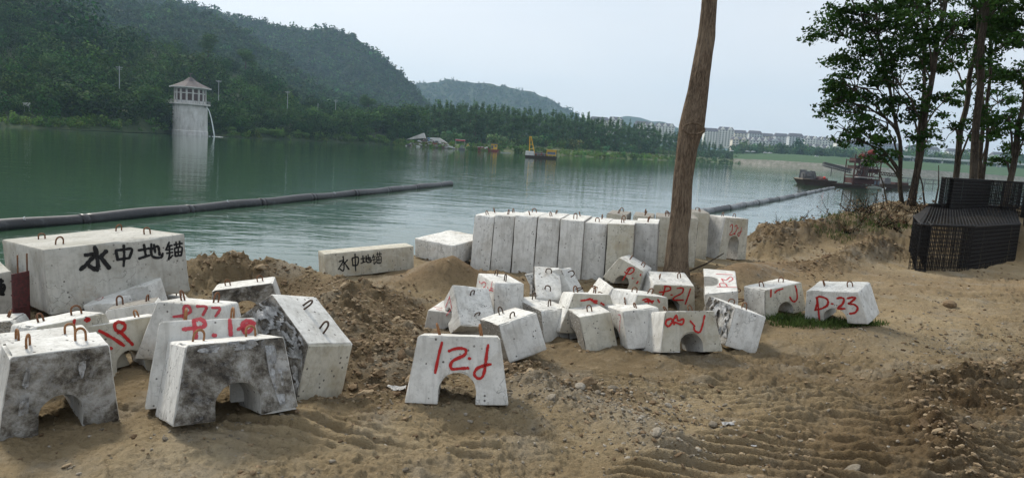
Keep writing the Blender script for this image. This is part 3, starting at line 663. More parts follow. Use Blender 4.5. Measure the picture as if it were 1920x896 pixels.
def film(parent, dims, face, seed, rect, col=None):
    """a crumpled sheet of torn formwork film clinging to the front face; rect = u0,u1,v0,v1 in face fractions"""
    wb, wt, h, D = dims; u0, u1, v0, v1 = rect; nu, nv = 22, 30; r = random.Random(seed)
    V = []
    for j in range(nv):
        v = v0 + (v1 - v0) * j / (nv - 1); sh = .5 * math.sin(3.1 * (1 - j / (nv - 1)) + seed) * (u1 - u0) * .3
        wd = .35 + .65 * abs(math.sin(1.3 + 2.2 * j / (nv - 1) + seed))
        for i in range(nu):
            u = (u0 + u1) / 2 + ((i / (nu - 1)) - .5) * (u1 - u0) * wd + sh
            V.append((u, v, 0))
    V = np.array(V); n = fbm(np.c_[V[:, 0] * 9, V[:, 1] * 4, np.full(len(V), seed * 2.)], 4, seed)
    wv = wb + (wt - wb) * V[:, 1]
    P = np.c_[V[:, 0] * wv, -.008 - .055 * np.abs(n), V[:, 1] * h]
    idx = np.arange(nu * nv).reshape(nv, nu); q = np.stack([idx[:-1, :-1], idx[:-1, 1:], idx[1:, 1:], idx[1:, :-1]], -1).reshape(-1, 4)
    hole = fbm(np.c_[V[:, 0] * 14, V[:, 1] * 7, np.full(len(V), seed + 9.)], 3, seed + 2)
    q = q[hole[q].mean(1) > -.10]
    return link('plastic_film', mesh('plastic_film', P, q, M_PLA, True), parent)

ZA = (600, 370, 2.24); ZB = (1380, 480, 5.6); ZC = (1080, 380, 5.6); ZD = (250, 500, 2.8); ZE = (0, 500, 5.6); ZF = (780, 490, 5.818)
ZG = (1060, 460, 6.4); ZH = (1040, 540, 6.4); ZI = (1050, 380, 2.9878); ZJ = (130, 440, 8.)
TEXT = {
 'D1': [(ZA, M_RED, .026, [[(512,610),(497,670),(484,735)], [(542,645),(560,637),(590,633),(612,640),(608,660),(585,672),(558,686),(548,705),(556,720),(590,718),(622,716)], [(628,676)], [(706,620),(698,670),(692,720),(680,755),(660,758),(648,740),(660,718),(688,706),(716,700)]])],
 'D16': [(ZB, M_RED, .030, [[(845,435),(860,500),(868,600),(876,672)], [(835,562),(850,500),(858,432),(910,430),(962,460),(958,515),(905,548),(845,562),(828,568)], [(1010,500)], [(1062,445),(1100,435),(1132,450),(1120,500),(1070,545),(1095,552),(1142,550)], [(1170,445),(1215,433),(1252,440),(1205,485),(1180,500),(1240,508),(1277,545),(1250,592),(1195,604)]])],
 'D15': [(ZB, M_RED, .028, [[(368,355),(366,425)], [(408,385),(435,360),(492,342)], [(622,312),(636,360),(642,440),(620,475),(590,470),(565,430)]])],
 'C22': [(ZC, M_RED, .022, [[(1618,252),(1632,232),(1645,238),(1640,290),(1614,330),(1628,340),(1650,330)], [(1668,252),(1684,238),(1692,250),(1684,295),(1655,330),(1672,326)], [(1700,268)], [(1737,262),(1724,325),(1708,352),(1700,325),(1726,308),(1740,300)]])],
 'R8': [(ZC, M_FAINT, .06, [[(1190,270),(1196,350),(1192,430)], [(1215,235),(1228,330),(1222,420)], [(1180,330),(1235,300)]])],
 'A3': [(ZD, M_PINK, .036, [[(318,285),(322,325),(330,372)], [(265,328),(310,322),(362,318),(376,295),(352,275),(318,282)], [(425,360)], [(506,280),(511,356)], [(552,328),(600,305),(634,296)], [(575,330),(575,298),(600,282),(628,300),(618,330),(590,345),(575,330)]])],
 'A6': [(ZD, M_PINK, .030, [[(212,262),(260,255),(300,235),(288,206),(266,212),(264,265)], [(335,207),(382,210),(366,252)], [(415,215),(456,218),(432,258)]])],
 'A7': [(ZE, M_RED, .030, [[(1045,672),(1180,745),(1300,825)], [(1265,680),(1215,660),(1208,600),(1260,575),(1312,610),(1300,660),(1240,692)], [(1270,690),(1330,750),(1392,815)], [(1165,855)]])],
 'A8': [(ZE, M_RED, .028, [[(783,560),(776,600),(768,645)], [(895,560),(918,545),(938,555),(912,572)]])],
 'A9': [(ZE, M_FAINT, .020, [[(1000,345),(1080,315),(1060,345),(1010,350)], [(1150,275),(1280,215)], [(1200,265),(1340,205)], [(1260,225),(1310,225)]])],
 'D2': [(ZF, M_PINK, .018, [[(366,380),(345,440),(322,495)], [(366,395),(378,450),(385,515),(355,555),(330,592)]])],
 'D3': [(ZF, M_FAINT, .03, [[(200,495),(282,508)], [(225,520),(278,530)]], 'top')],
 'D4': [(ZF, M_PINK, .018, [[(690,215),(700,238)], [(712,242),(738,226),(760,238),(756,268),(735,285)], [(782,285)], [(830,218),(820,280),(808,318),(800,310),(842,322)], [(812,292),(840,296)]])],
 'D18': [(ZG, M_RED, .026, [[(190,662),(250,655),(300,640)], [(290,640),(330,662),(380,665)], [(320,645),(345,680),(378,690)], [(428,690),(462,712)]])],
 'D19': [(ZG, M_RED, .024, [[(930,655),(990,640),(1045,690)], [(955,672),(1060,668)], [(985,640),(1000,690)], [(1108,650),(1130,682)]])],
 'D9': [(ZH, M_PINK, .014, [[(762,318),(785,322),(790,345),(782,430),(778,520)]])],
 'D10': [(ZI, M_RED, .026, [[(598,655),(592,680),(612,690),(632,662),(652,630),(662,660),(692,650),(685,680),(640,668)], [(600,655),(625,650),(640,680)], [(730,662),(755,690)], [(810,632),(797,690),(782,724),(756,716),(750,695)]])],
 'D12': [(ZG, M_RED, .028, [[(1200,492),(1188,540),(1168,602)], [(1130,562),(1205,552),(1262,530),(1250,494),(1190,490)], [(1275,592)], [(1342,515),(1410,512),(1400,570),(1310,620),(1302,652),(1415,655)], [(1502,520),(1470,620),(1440,702)]])],
 'D13': [(ZG, M_RED, .022, [[(690,415),(735,340),(780,275)], [(712,320),(765,345),(820,310),(815,270),(765,272),(735,300)], [(808,396)], [(905,345),(900,362)], [(872,432),(856,456)]])],
 'D14': [(ZI, M_PINK, .018, [[(875,398),(965,402)], [(915,440),(905,425),(930,432),(955,414),(968,428),(945,442)], [(880,470),(990,472)], [(898,470),(895,452),(925,452),(936,468)], [(916,446)]])],
 'B1': [(ZJ, M_BLK, .042, [[(380,185),(412,300),(430,480),(400,525),(300,470)], [(240,305),(370,300),(280,420),(170,522)], [(555,245),(470,330)], [(460,325),(600,500)]]),
        (ZJ, M_BLK, .027, [[(698,240),(728,380)], [(698,235),(820,224),(938,215),(900,352)], [(735,372),(900,350)], [(815,160),(822,320),(815,470)],
         [(1040,235),(1200,205)], [(1120,150),(1148,320)], [(1045,358),(1200,310)], [(1230,140),(1228,280),(1270,338),(1375,340),(1402,280)], [(1270,150),(1290,265)], [(1240,215),(1330,178),(1355,305)]]),
        (ZJ, M_BLK, .020, [[(1498,115),(1450,230)], [(1480,172),(1542,160)], [(1458,232),(1550,215)], [(1460,278),(1550,265)], [(1502,180),(1504,300),(1490,372),(1550,310)], [(1570,152),(1695,130)], [(1600,110),(1610,182)], [(1655,100),(1655,172)], [(1580,210),(1592,322)], [(1580,206),(1690,190),(1680,312)], [(1590,266),(1680,255)], [(1592,322),(1680,310)], [(1635,205),(1636,316)]])],
 'B2': [(ZA, M_BLK, .020, [[(97,248),(101,285),(98,308),(84,300)], [(80,270),(98,266),(77,302)], [(116,262),(104,275)], [(103,275),(122,302)], [(135,255),(138,286)], [(135,255),(160,252),(158,282),(138,286)], [(147,238),(150,308)],
         [(172,258),(188,255)], [(180,245),(182,273)], [(172,277),(190,270)], [(194,246),(196,270),(212,272),(215,262)], [(192,260),(210,252),(208,266)], [(202,240),(203,263)]]),
        (ZA, M_BLK, .014, [[(226,240),(219,256)], [(222,250),(233,248)], [(220,263),(233,260)], [(227,250),(227,280),(235,270)], [(236,240),(258,237)], [(241,231),(242,244)], [(251,229),(251,243)], [(238,250),(240,276)], [(238,250),(256,248),(255,275),(240,276)], [(239,262),(256,261)], [(247,249),(248,275)]])],
 'B0': [(ZE, M_BLK, .028, [[(-25,155),(30,150)], [(-10,195),(44,195),(34,260),(-5,290)], [(-10,240),(40,235)], [(8,130),(6,290)], [(-40,280),(40,290)]])],
}
# name -> (label, front, back, left, right, top material slots, loops material, extras)
MT = [M_CON, M_CON2, M_MOT, M_AGG]
INFO = {
 'D1': ('small arch block standing alone in front, upside-down red P.21 on its face', (0,0,0,0,0)),
 'D16': ('arch block on the grass patch marked P.23 in thick red paint', (0,0,0,0,0)),
 'D15': ('arch block on grass left of the P.23 block, faded red strokes above its arch', (1,0,0,0,0)),
 'C22': ('tall arch block ending the upright row with small red P.22 upside down', (1,0,0,0,0)),
 'A1': ('dark stained arch block at the near left corner with torn plastic on its face', (2,2,0,0,0)),
 'A2': ('blotchy stained arch block with ragged plastic edge in front of the pink P.18 block', (2,2,0,0,0)),
 'A3': ('pale block marked P.18 in pink paint behind the blotchy arch block', (0,0,0,0,0)),
 'A4': ('grey block tipped forward with plastic film on its left face and two black loops', (2,0,0,1,0)),
 'A5': ('block with dark stained face behind the tipped block, nearest the churned ridge', (2,0,0,0,0)),
 'A6': ('block marked P.22 in pink paint lying left of the tipped block', (0,0,0,0,0)),
 'A7': ('long yellowish arch block with slanting red P and bar above its arch', (1,0,0,0,0)),
 'A8': ('low flat block with two loops and a trace of red below the big anchor block', (1,0,0,0,0)),
 'A9': ('block lying on its back below the big anchor block with arch notch upward', (0,0,0,1,0)),
 'A10': ('block with cracked broken upper edge behind the slanting red P block', (0,0,0,0,3)),
 'A11': ('broken block at the left frame edge below the rusty plate', (3,0,0,0,0)),
 'A12': ('block mostly hidden behind the pink P.22 block', (0,0,0,0,0)),
 'D2': ('tipped block with pink arrow marks and rough right edge behind the lone P.21 block', (0,3,0,0,0)),
 'D3': ('block under the left side of the pink arrow block with faint pink top', (0,0,0,0,0)),
 'D4': ('block with pink P.21 upside down at the back left of the heap', (0,0,0,0,0)),
 'D5a': ('tilted block with plastic film on its left at the back of the heap', (2,0,0,0,0)),
 'D5b': ('tilted block with pointed right corner beside the one with plastic film', (0,0,0,0,0)),
 'D6': ('block with two tall loops and chipped left side beside the lone P.21 block', (3,0,0,0,0)),
 'D7': ('block with coarse stony left face between the chipped block and the one with grey streaks', (3,0,0,0,0)),
 'D8': ('block with dark grey streaks across its front at the middle of the heap', (3,0,0,1,0)),
 'D9': ('narrow block with a thin pink stroke on its left edge beside the streaked block', (0,0,0,0,0)),
 'D10': ('arch block at the front of the heap with red looping mark upside down', (1,0,0,0,0)),
 'D11': ('leaning block at the right end of the heap with plastic film hanging from its corner', (2,0,0,0,0)),
 'D12': ('block marked with large red P.21 in front of the tree trunk', (1,0,0,0,0)),
 'D13': ('tilted block with dark arch and red P, leaning left of the tree trunk', (1,0,0,0,0)),
 'D14': ('block lying on its side right of the tree with pink P.21 turned sideways', (0,0,0,0,0)),
 'D17': ('tilted block showing two loops in the gap below the tilted red P block', (0,0,0,0,0)),
 'D18': ('low grey block behind the streaked block with red smear along its top edge', (1,0,0,0,0)),
 'D19': ('long low block with red smear behind the narrow pink stroke block', (1,0,0,0,0)),
}
for i, s in enumerate(['first upright block at the left end of the tall row', 'second upright block of the tall row with a dark scar at its foot', 'third upright block of the tall row with a short dark scratch', 'fourth upright block of the tall row with a round pencil curve',
  'fifth upright block of the tall row with a hooked pencil curve', 'sixth upright block of the tall row, smooth and pale', 'seventh upright block of the tall row, brownish and pitted', 'eighth upright block of the tall row touching the tree trunk']):
    INFO['R%d' % i] = (s, (3, 3, 0, (0, 0, 0, 0, 0, 0, 1, 0)[i], 0))
INFO['R8'] = ('upright arch block with faded pink marks showing just right of the tree trunk', (0, 2, 0, 0, 0))
SOLID = {'B1': ('big concrete anchor block with black Chinese lettering on its long side at the left', .9), 'B2': ('half-buried pale concrete slab with black Chinese lettering beside the sand mound', .5),
         'B3': ('flat square concrete block lying left of the tall upright row', 1.2), 'B0': ('concrete anchor block cut by the left frame edge with black lettering', .8)}
def mw(n): 
    R = np.eye(4); R[:3] = np.array(POSES[n][0]); return Matrix(R.tolist())
def add_loops(o, dims, seed, kind=0, n=2, spots=None):
    wb, wt, h, D = dims; r = random.Random(seed)
    sp = spots or [(-.27 * wt, D * .5), (.27 * wt, D * .5)]
    lib = (LOOPS, LOOPD, LOOPR)[kind]
    for (x, y) in sp:
        l = link('lifting_loop', r.choice(lib), o)
        l.location = (x + r.uniform(-.02, .02), y + r.uniform(-.02, .02), h - .004); l.rotation_euler = (r.uniform(-.2, .2), r.uniform(-.1, .1), r.uniform(-.5, .5) + r.choice((0, math.pi / 2)))
        l.scale = (1, 1, r.uniform(.85, 1.25)); c = .5
GB = 'saddle shaped concrete weights piled and set out on the bank'; GR = 'tall concrete saddle weights standing in a row'
KIND = {'A7': 2, 'A2': 2, 'A1': 2, 'A3': 2, 'A4': 1, 'D6': 1, 'D7': 1, 'D2': 1, 'D4': 1, 'D5a': 1, 'D5b': 1, 'D1': 2}
for i, (n, (lab, fm)) in enumerate(INFO.items()):
    dims = POSES[n][1]; M4 = mw(n)
    o = link('concrete_block', block_mesh('concrete_block', dims, 11 + i, MT, fm, arch=.57 if n[0] in 'RC' else .46, chip=1.5 if n in ('A1', 'A2', 'D6', 'D7', 'D2', 'A10', 'A11') else 1.15))
    o.matrix_world = M4; tag(o, lab, 'concrete block', GR if n[0] in 'RC' else GB)
    if n in TEXT:
        for t in TEXT[n]: lettering(o, M4, dims, t[3], t[0], t[1], t[2], *(t[4:] or ()))
    if n != 'A9': add_loops(o, dims, i, KIND.get(n, 0))
    if n == 'A1': film(o, dims, 'front', 3, (-.36, -.28, .3, .95)); film(o, dims, 'front', 8, (.1, .22, .55, .85))
    if n == 'A2': film(o, dims, 'front', 5, (.28, .40, .1, .9)); film(o, dims, 'front', 9, (-.3, .3, .88, 1.0))
    if n == 'A4': film(o, dims, 'front', 2, (-.45, .45, .3, .98)); film(o, dims, 'front', 12, (.3, .49, .0, .9))
    if n == 'D5a': film(o, dims, 'front', 6, (-.4, .4, .3, .95))
    if n == 'D11': film(o, dims, 'front', 4, (.2, .5, .2, 1.0)); film(o, dims, 'front', 14, (-.4, .3, .5, 1.0))
R_, d_ = POSES['A1']; R_ = np.array(R_); d2_ = [d_[0] * 1.02, d_[1] * .98, d_[2] - .07, .34]
o = link('concrete_block', block_mesh('concrete_block', d2_, 66, MT, (0, 3, 0, 0, 0), arch=.3)); E4 = np.eye(4); E4[:3] = R_; E4[:3, 3] += R_[:, 1] * (d_[3] + .03)
o.matrix_world = Matrix(E4.tolist()); tag(o, 'grey block standing tight behind the dark stained corner block', 'concrete block', GB); add_loops(o, d2_, 67, 2)
# blocks of the rear row, tops showing behind the front one
for i, (x, y, lab) in enumerate([(1.75, 13.15, 'leftmost rough topped block standing behind the tall row'), (2.2, 13.1, 'rear row block behind the gap between the sixth and seventh tall blocks'), (2.62, 13.2, 'rear row block behind the seventh tall block'), (3.02, 13.35, 'rear row block just left of the tree trunk'), (3.58, 14.75, 'rear block with rough stony side right beside the P.22 end block')]):
    dims = [.98, .86, .93, .36]
    o = link('concrete_block', block_mesh('concrete_block', dims, 71 + i, MT, (3, 3, 0, 1, 3), chip=1.3))
    o.matrix_world = Matrix.Translation((x, y, -.03)) @ Matrix.Rotation(math.radians(-104 + i * 2), 4, 'Z'); tag(o, lab, 'concrete block', GR); add_loops(o, dims, 91 + i)
for i, (n, (lab, ch)) in enumerate(SOLID.items()):
    dims = POSES[n][1]; M4 = mw(n)
    o = link('anchor_block' if n != 'B2' else 'concrete_slab', box_mesh('anchor_block', dims, 50 + i, [M_CONA if n in ('B1', 'B0') else M_CON2 if n == 'B2' else M_CON], ch)); o.matrix_world = M4
    tag(o, lab, 'concrete slab' if n == 'B2' else 'anchor block')
    for t in TEXT.get(n, []): lettering(o, M4, dims, t[3], t[0], t[1], t[2])
    wb, wt, h, D = dims
    if n == 'B1': add_loops(o, dims, 5, 0, spots=[(-.32 * wt, D * .22), (.32 * wt, D * .25), (-.3 * wt, D * .72), (.3 * wt, D * .75)])
# rusty steel sheet with two bars standing beside the big anchor block
P0 = atd(22, 514, 6.55); P1 = atd(54, 502, 6.75)
b = MB(); dx = P1 - P0; L_ = math.hypot(dx[0], dx[1]); rz_ = math.atan2(dx[1], dx[0]); z1 = P0[2]
zb = gz(P0[0], P0[1]) - .05; cmid = (P0 + P1) / 2
b.box((cmid[0], cmid[1], (z1 + zb) / 2), (L_, .012, z1 - zb), rz_)
for k in range(5): b.box((cmid[0], cmid[1] - .008, zb + (z1 - zb) * (.1 + .2 * k)), (L_, .02, .012), rz_)
pl = b.obj('steel_plate', M_PLATE); tag(pl, 'dark red rusted steel plate leaning between the two anchor blocks', 'steel plate')
for f_ in (.2, .75):
    q = P0 + dx * f_; MB().tube([(q[0], q[1] + .03, zb + .1), (q[0] + .004, q[1] + .03, z1 + .17)], .007, 6).obj('rebar', M_RUST, pl)


# ------------------------------------------------------------------ bark, leaves
def bark(name, a, b, c, sc=1.):
    m = mat(name, b, .92, .15); g = N(m)
    co = g.coord((9 * sc, 9 * sc, 1.6 * sc)); n1 = g.noise(co, 3, 6, .65, .4); v = g.noise(g.coord((26 * sc, 26 * sc, 2.6 * sc)), 2.2, 4, .6, .5); p = g.noise(g.coord(), 1.3, 4)
    k = g.ramp(n1, [(.3, a), (.5, b), (.7, c)]); k = g.mix(g.math('MULTIPLY', g.ramp(v, [(.4, 1.), (.5, 0.)]), .75), k, tuple(np.array(a) * .55))
    k = g.mix(g.math('MULTIPLY', g.ramp(p, [(.5, 0.), (.65, 1.)]), .4), k, tuple(np.array(c) * 1.1)); g.col(k)
    g.nor(g.bump(g.math('ADD', v, g.math('MULTIPLY', n1, .6)), 1., .035 / sc)); return m
M_BARK = bark('brown_bark', (.068, .048, .034), (.145, .105, .072), (.22, .17, .12), 1.4)
M_BARKD = bark('dark_bark', (.035, .028, .022), (.07, .055, .042), (.12, .10, .075))
def leaf(name, a, b, tr=.25):
    m = mat(name, a, .8, .06); g = N(m)
    t = g.attr('tint', 'Color'); n = g.noise(g.coord(kind='Object'), .35, 3)
    k = g.mix(1., g.ramp(n, [(.35, a), (.65, b)]), t, 'MULTIPLY'); g.col(k)
    if tr:
        ts_ = g.n('ShaderNodeBsdfTranslucent'); g.l(k, ts_.inputs[0]); ms = g.n('ShaderNodeMixShader'); ms.inputs[0].default_value = tr
        out = g.t.nodes['Material Output']; g.l(g.b.outputs[0], ms.inputs[1]); g.l(ts_.outputs[0], ms.inputs[2]); g.l(ms.outputs[0], out.inputs[0])
    return m
M_LEAF = leaf('dark_leaves', (.024, .054, .012), (.046, .095, .022), .35)
M_WOOD = leaf('wooded_hill_leaves', (.014, .044, .010), (.044, .10, .020), 0)
M_TREE = leaf('riverside_leaves', (.034, .08, .02), (.075, .14, .038), .15)
M_POP = leaf('poplar_leaves', (.060, .120, .045), (.095, .165, .062), .15)
M_BUSH = leaf('bright_bank_leaves', (.08, .16, .034), (.115, .20, .05), .2)
M_GRASS = leaf('grass_blades', (.05, .085, .025), (.08, .12, .04), .3)
M_DRY = leaf('dry_twigs', (.12, .085, .055), (.2, .15, .10), .1)

def foliage(name, cen, rad, n, size, seed, m, aspect=1.6, up=0., tintv=.35, shell=.72, tint=(1, 1, 1), nb=(.7, .6)):
    """n leaf-sized quads through the volume of several ellipsoids; cen (k,3), rad (k,3)"""
    rs = np.random.RandomState(seed); cen = np.asarray(cen, float); rad = np.asarray(rad, float)
    vol = rad.prod(1) ** .67; k = rs.choice(len(cen), n, p=vol / vol.sum())
    d = rs.normal(size=(n, 3)); d /= np.linalg.norm(d, axis=1)[:, None]
    rr = shell + (1 - shell) * rs.rand(n) ** .5; rr *= 1 + .16 * rs.normal(size=n)
    P = cen[k] + d * rad[k] * rr[:, None]
    nrm = d * nb[0] + rs.normal(size=(n, 3)) * nb[1] + np.array([0, 0, up]); nrm /= np.linalg.norm(nrm, axis=1)[:, None]
    a = np.cross(nrm, rs.normal(size=(n, 3))); a /= np.linalg.norm(a, axis=1)[:, None]; b = np.cross(nrm, a)
    s = size * (.6 + .8 * rs.rand(n))[:, None]
    V = np.stack([P - a * s * .5, P - b * s * .5 / aspect + nrm * s * .06, P + a * s * .5, P + b * s * .5 / aspect + nrm * s * .06], 1).reshape(-1, 3)
    Q = np.arange(4 * n).reshape(n, 4)
    t = (1 + tintv * rs.normal(size=len(cen)) * .5)[k] * (1 + .22 * rs.normal(size=n)); t = t.clip(.5, 1.6)
    col = np.repeat(t[:, None] * np.array(tint)[None, :] * np.c_[1 + .10 * rs.normal(size=n), np.ones(n), 1 + .06 * rs.normal(size=n)], 4, axis=0).clip(0, 3)
    return mesh(name, V, Q, m, False, dict(tint=col))
def merge_crowns(name, lib, pos, scl, rz, tints, m):
    """a wood: many crowns placed one by one, joined in one mesh"""
    Vs = []; Qs = []; Cs = []; n = 0
    for p, s, a, t, i in zip(pos, scl, rz, tints, range(10 ** 9)):
        V, Q, C = lib[i % len(lib)]; c, sn = math.cos(a), math.sin(a)
        X = V * s; X = np.c_[X[:, 0] * c - X[:, 1] * sn, X[:, 0] * sn + X[:, 1] * c, X[:, 2]] + p
        Vs.append(X); Qs.append(Q + n); Cs.append(C * t); n += len(V)
    return mesh(name, np.concatenate(Vs), np.concatenate(Qs), m, False, dict(tint=np.concatenate(Cs)))
def crown_arrays(seed, n, size, tall=1., lobes=7):
    rs = np.random.RandomState(seed)
    c = np.c_[rs.uniform(-.5, .5, lobes), rs.uniform(-.5, .5, lobes), rs.uniform(.25, 1.15, lobes) * tall]; r = np.c_[rs.uniform(.32, .55, lobes), rs.uniform(.32, .55, lobes), rs.uniform(.28, .5, lobes) * tall]
    me = foliage('tmp', c, r, n, size, seed, None, nb=(1.3, .38)); V = np.zeros(len(me.vertices) * 3); me.vertices.foreach_get('co', V); V = V.reshape(-1, 3)
    C = np.zeros(len(V) * 4, np.float32); me.attributes['tint'].data.foreach_get('color', C); C = C.reshape(-1, 4)[:, :3].copy(); bpy.data.meshes.remove(me)
    return V, np.arange(len(V)).reshape(-1, 4), C

# ------------------------------------------------------------------ the leaning trunk in the foreground
TY = 10.55
tp = [(1266, 535), (1268, 500), (1271, 440), (1277, 395), (1281, 330), (1288, 275), (1297, 238), (1305, 190), (1315, 130), (1325, 70), (1330, 0), (1338, -80), (1352, -200), (1370, -340), (1385, -500)]
tw = [66, 54, 46, 46, 43, 46, 58, 49, 42, 37, 34, 32, 29, 26, 20]
pts = np.array([atd(x, y, TY + .05 * i) for i, (x, y) in enumerate(tp)]); rad = np.array(tw) / 2 * TY / F * .82
n_ = 150; tt = np.linspace(0, len(tp) - 1, n_); PP = np.c_[[np.interp(tt, range(len(tp)), pts[:, i]) for i in range(3)]].T; RR = np.interp(tt, range(len(tp)), rad)
kk = 40; mb = MB().tube(PP, RR, kk, cap=False); V = np.concatenate(mb.V); ctr = np.repeat(PP, kk, 0); dv = V - ctr; L = np.linalg.norm(dv, axis=1); ang = np.tile(np.arange(kk) / kk, n_) * 2 * math.pi
q_ = np.c_[np.cos(ang) * 2.6, np.sin(ang) * 2.6, V[:, 2] * .8]; V = ctr + dv * (1 + .07 * fbm(q_, 3, 3) + .15 * fbm(np.c_[np.cos(ang) * 7, np.sin(ang) * 7, V[:, 2] * 1.1], 2, 9) + .05 * fbm(q_ * 5, 2, 6))[:, None]
tr = empty('leaning_tree', (PP[0][0], PP[0][1], PP[0][2]), 'thick leaning brown tree trunk rising out of the frame among the concrete blocks', 'tree')
def par(o, r): o.parent = r; o.matrix_parent_inverse = Matrix.Translation(-Vector(r.location)); return o
par(link('trunk', mesh('trunk', V, mb.Q[0], M_BARK, True)), tr)
kn = MB(); kc = atd(1300, 243, TY - .18)
kp = [kc + np.array([.15 * math.cos(a), -.03 + .02 * math.sin(3 * a), .085 * math.sin(a) * (1 if a < math.pi else .8)]) for a in np.linspace(0, 2 * math.pi, 19)]
kn.tube(kp, .017, 6); par(link('branch_scar', kn.me('branch_scar', M_BARK, smooth=True)), tr)
lm = MB(); tipc = []
rr = random.Random(3)
for i in range(7):
    a = rr.uniform(0, 6.28); s0 = PP[int(n_ * (.8 + .026 * i))]; e = s0 + np.array([math.cos(a) * 1.4, math.sin(a) * 1.4, 1.1 + .2 * i]); md = (s0 + e) / 2 + np.array([0, 0, -.15])
    lm.tube([s0, md, e], [.05, .03, .012], 6); tipc.append(e)
par(link('branch', lm.me('branch', M_BARK)), tr)
tc_ = np.array(tipc); par(link('crown', foliage('crown', tc_, np.full((7, 3), .9), 2600, .16, 5, M_LEAF)), tr)
st = MB().tube([atz(1285, 513, .0) + [0, 0, .02], atd(1325, 494, 11.0), atd(1357, 475, 11.35)], [.018, .014, .009], 7).obj('dead_branch', M_BARKD); tag(st, 'thin dead branch propped on the mound right of the leaning trunk', 'branch')

# ------------------------------------------------------------------ wire reinforcement cages
def cage(name, plan, z0, z1, label, th=.16, closed=False):
    """plan: corner points; a double-skinned basket of welded bars"""
    c = np.mean(np.array(plan), 0); root = empty(name, (c[0], c[1], z0), label, 'wire cage', 'rebar cages stacked on the right')
    n = len(plan); segs = [(plan[i], plan[(i + 1) % n]) for i in range(n if closed else n - 1)]
    for a, b in segs:
        a = np.array(a); b = np.array(b); d = b - a; L = np.linalg.norm(d); d /= L; nn = np.array([-d[1], d[0]])
        if nn @ (c - a) < 0: nn = -nn
        mb = MB()
        for off in (0, th):
            o_ = nn * off
            for i in range(int(L / .043) + 1):
                p = a + d * min(i * .043, L) + o_ + d * random.Random(i).uniform(-.008, .008); mb.tube([(*p, z0), (*p, z1)], .0075, 4, cap=False)
            for j in range(int((z1 - z0) / .085) + 1):
                z = min(z0 + j * .085, z1); p = a + o_; q = b + o_; w_ = .006 * math.sin(j * 2.); mb.tube([(*p, z + w_), (*q, z - w_)], .0075, 4, cap=False)
        for z in (z0 + .02, z1):
            for i in range(int(L / .11) + 1):
                p = a + d * min(i * .11, L); q = p + nn * th + d * .05; mb.tube([(*p, z), (*q, z + .002)], .008, 4, cap=False)
        for i in range(int(L / .3)):
            p = a + d * (i * .3 + .1); mb.tube([(*p, z0 + .2), (*(p + nn * th), z1 - .3)], .007, 4, cap=False)
        par(link('mesh_panel', mb.me('mesh_panel', M_CAGE)), root)
        rim = MB()
        for z in (z0, z1):
            for off in (0, th): p = a + nn * off; q = b + nn * off; par(link('rim_bar', MB().tube([(*p, z + .008), (*q, z + .008)], .019, 6).me('rim_bar', M_CAGE)), root)
    return root
g2 = lambda x, y, z=0: tuple(atz(x, y, z)[:2])
def lid(root, fr, bk, z0, z1):
    fr = np.array(fr); bk = np.array(bk); ip = lambda P, t: np.array([np.interp(t * (len(P) - 1), range(len(P)), P[:, k]) for k in (0, 1)])
    mb = MB(); rs = random.Random(7)
    for i in range(46): t = i / 45; a, b = ip(fr, t), ip(bk, t); mb.tube([(*a, z0), (*((a + b) / 2), (z0 + z1) / 2 - .03), (*b, z1)], .009, 4, cap=False)
    for j in range(20): u = j / 19; mb.tube([(*(ip(fr, t) * (1 - u) + ip(bk, t) * u), z0 + (z1 - z0) * u - .03 * math.sin(math.pi * u) + .008) for t in (0, .25, .5, .75, 1)], .009, 4, cap=False)
    par(link('lid_panel', mb.me('lid_panel', M_CAGE)), root)
c1 = cage('rebar_cage', [g2(1703, 478), g2(1716, 507), g2(1815, 509), g2(1902, 494), g2(1893, 474)], -.02, .93, 'black wire cage standing in front on bare soil at the right', .18)
lid(c1, [g2(1703, 478), g2(1716, 507), g2(1815, 509), g2(1902, 494)], [g2(1728, 466), g2(1735, 464), g2(1800, 462), g2(1893, 466)], .94, 1.12)
cage('rebar_cage', [g2(1730, 466), g2(1790, 462), g2(1890, 466)], -.02, 1.16, 'black wire cage panel behind the front cage', .12)
cage('rebar_cage', [g2(1908, 484), g2(1955, 500), g2(2040, 486)], -.02, 1.0, 'black wire cage cut by the right frame edge', .16)
cage('rebar_cage', [g2(1757, 396, .93), g2(1764, 402, .93), g2(1835, 400, .93), g2(1930, 410, .93), g2(2010, 402, .93)], .90, 1.86, 'long black wire cage on the raised bank under the trees', .2)
cage('rebar_cage', [g2(1800, 389, .95), g2(1900, 391, .95), g2(1990, 394, .95)], .92, 1.84, 'black wire cage standing behind the long one on the raised bank', .12)

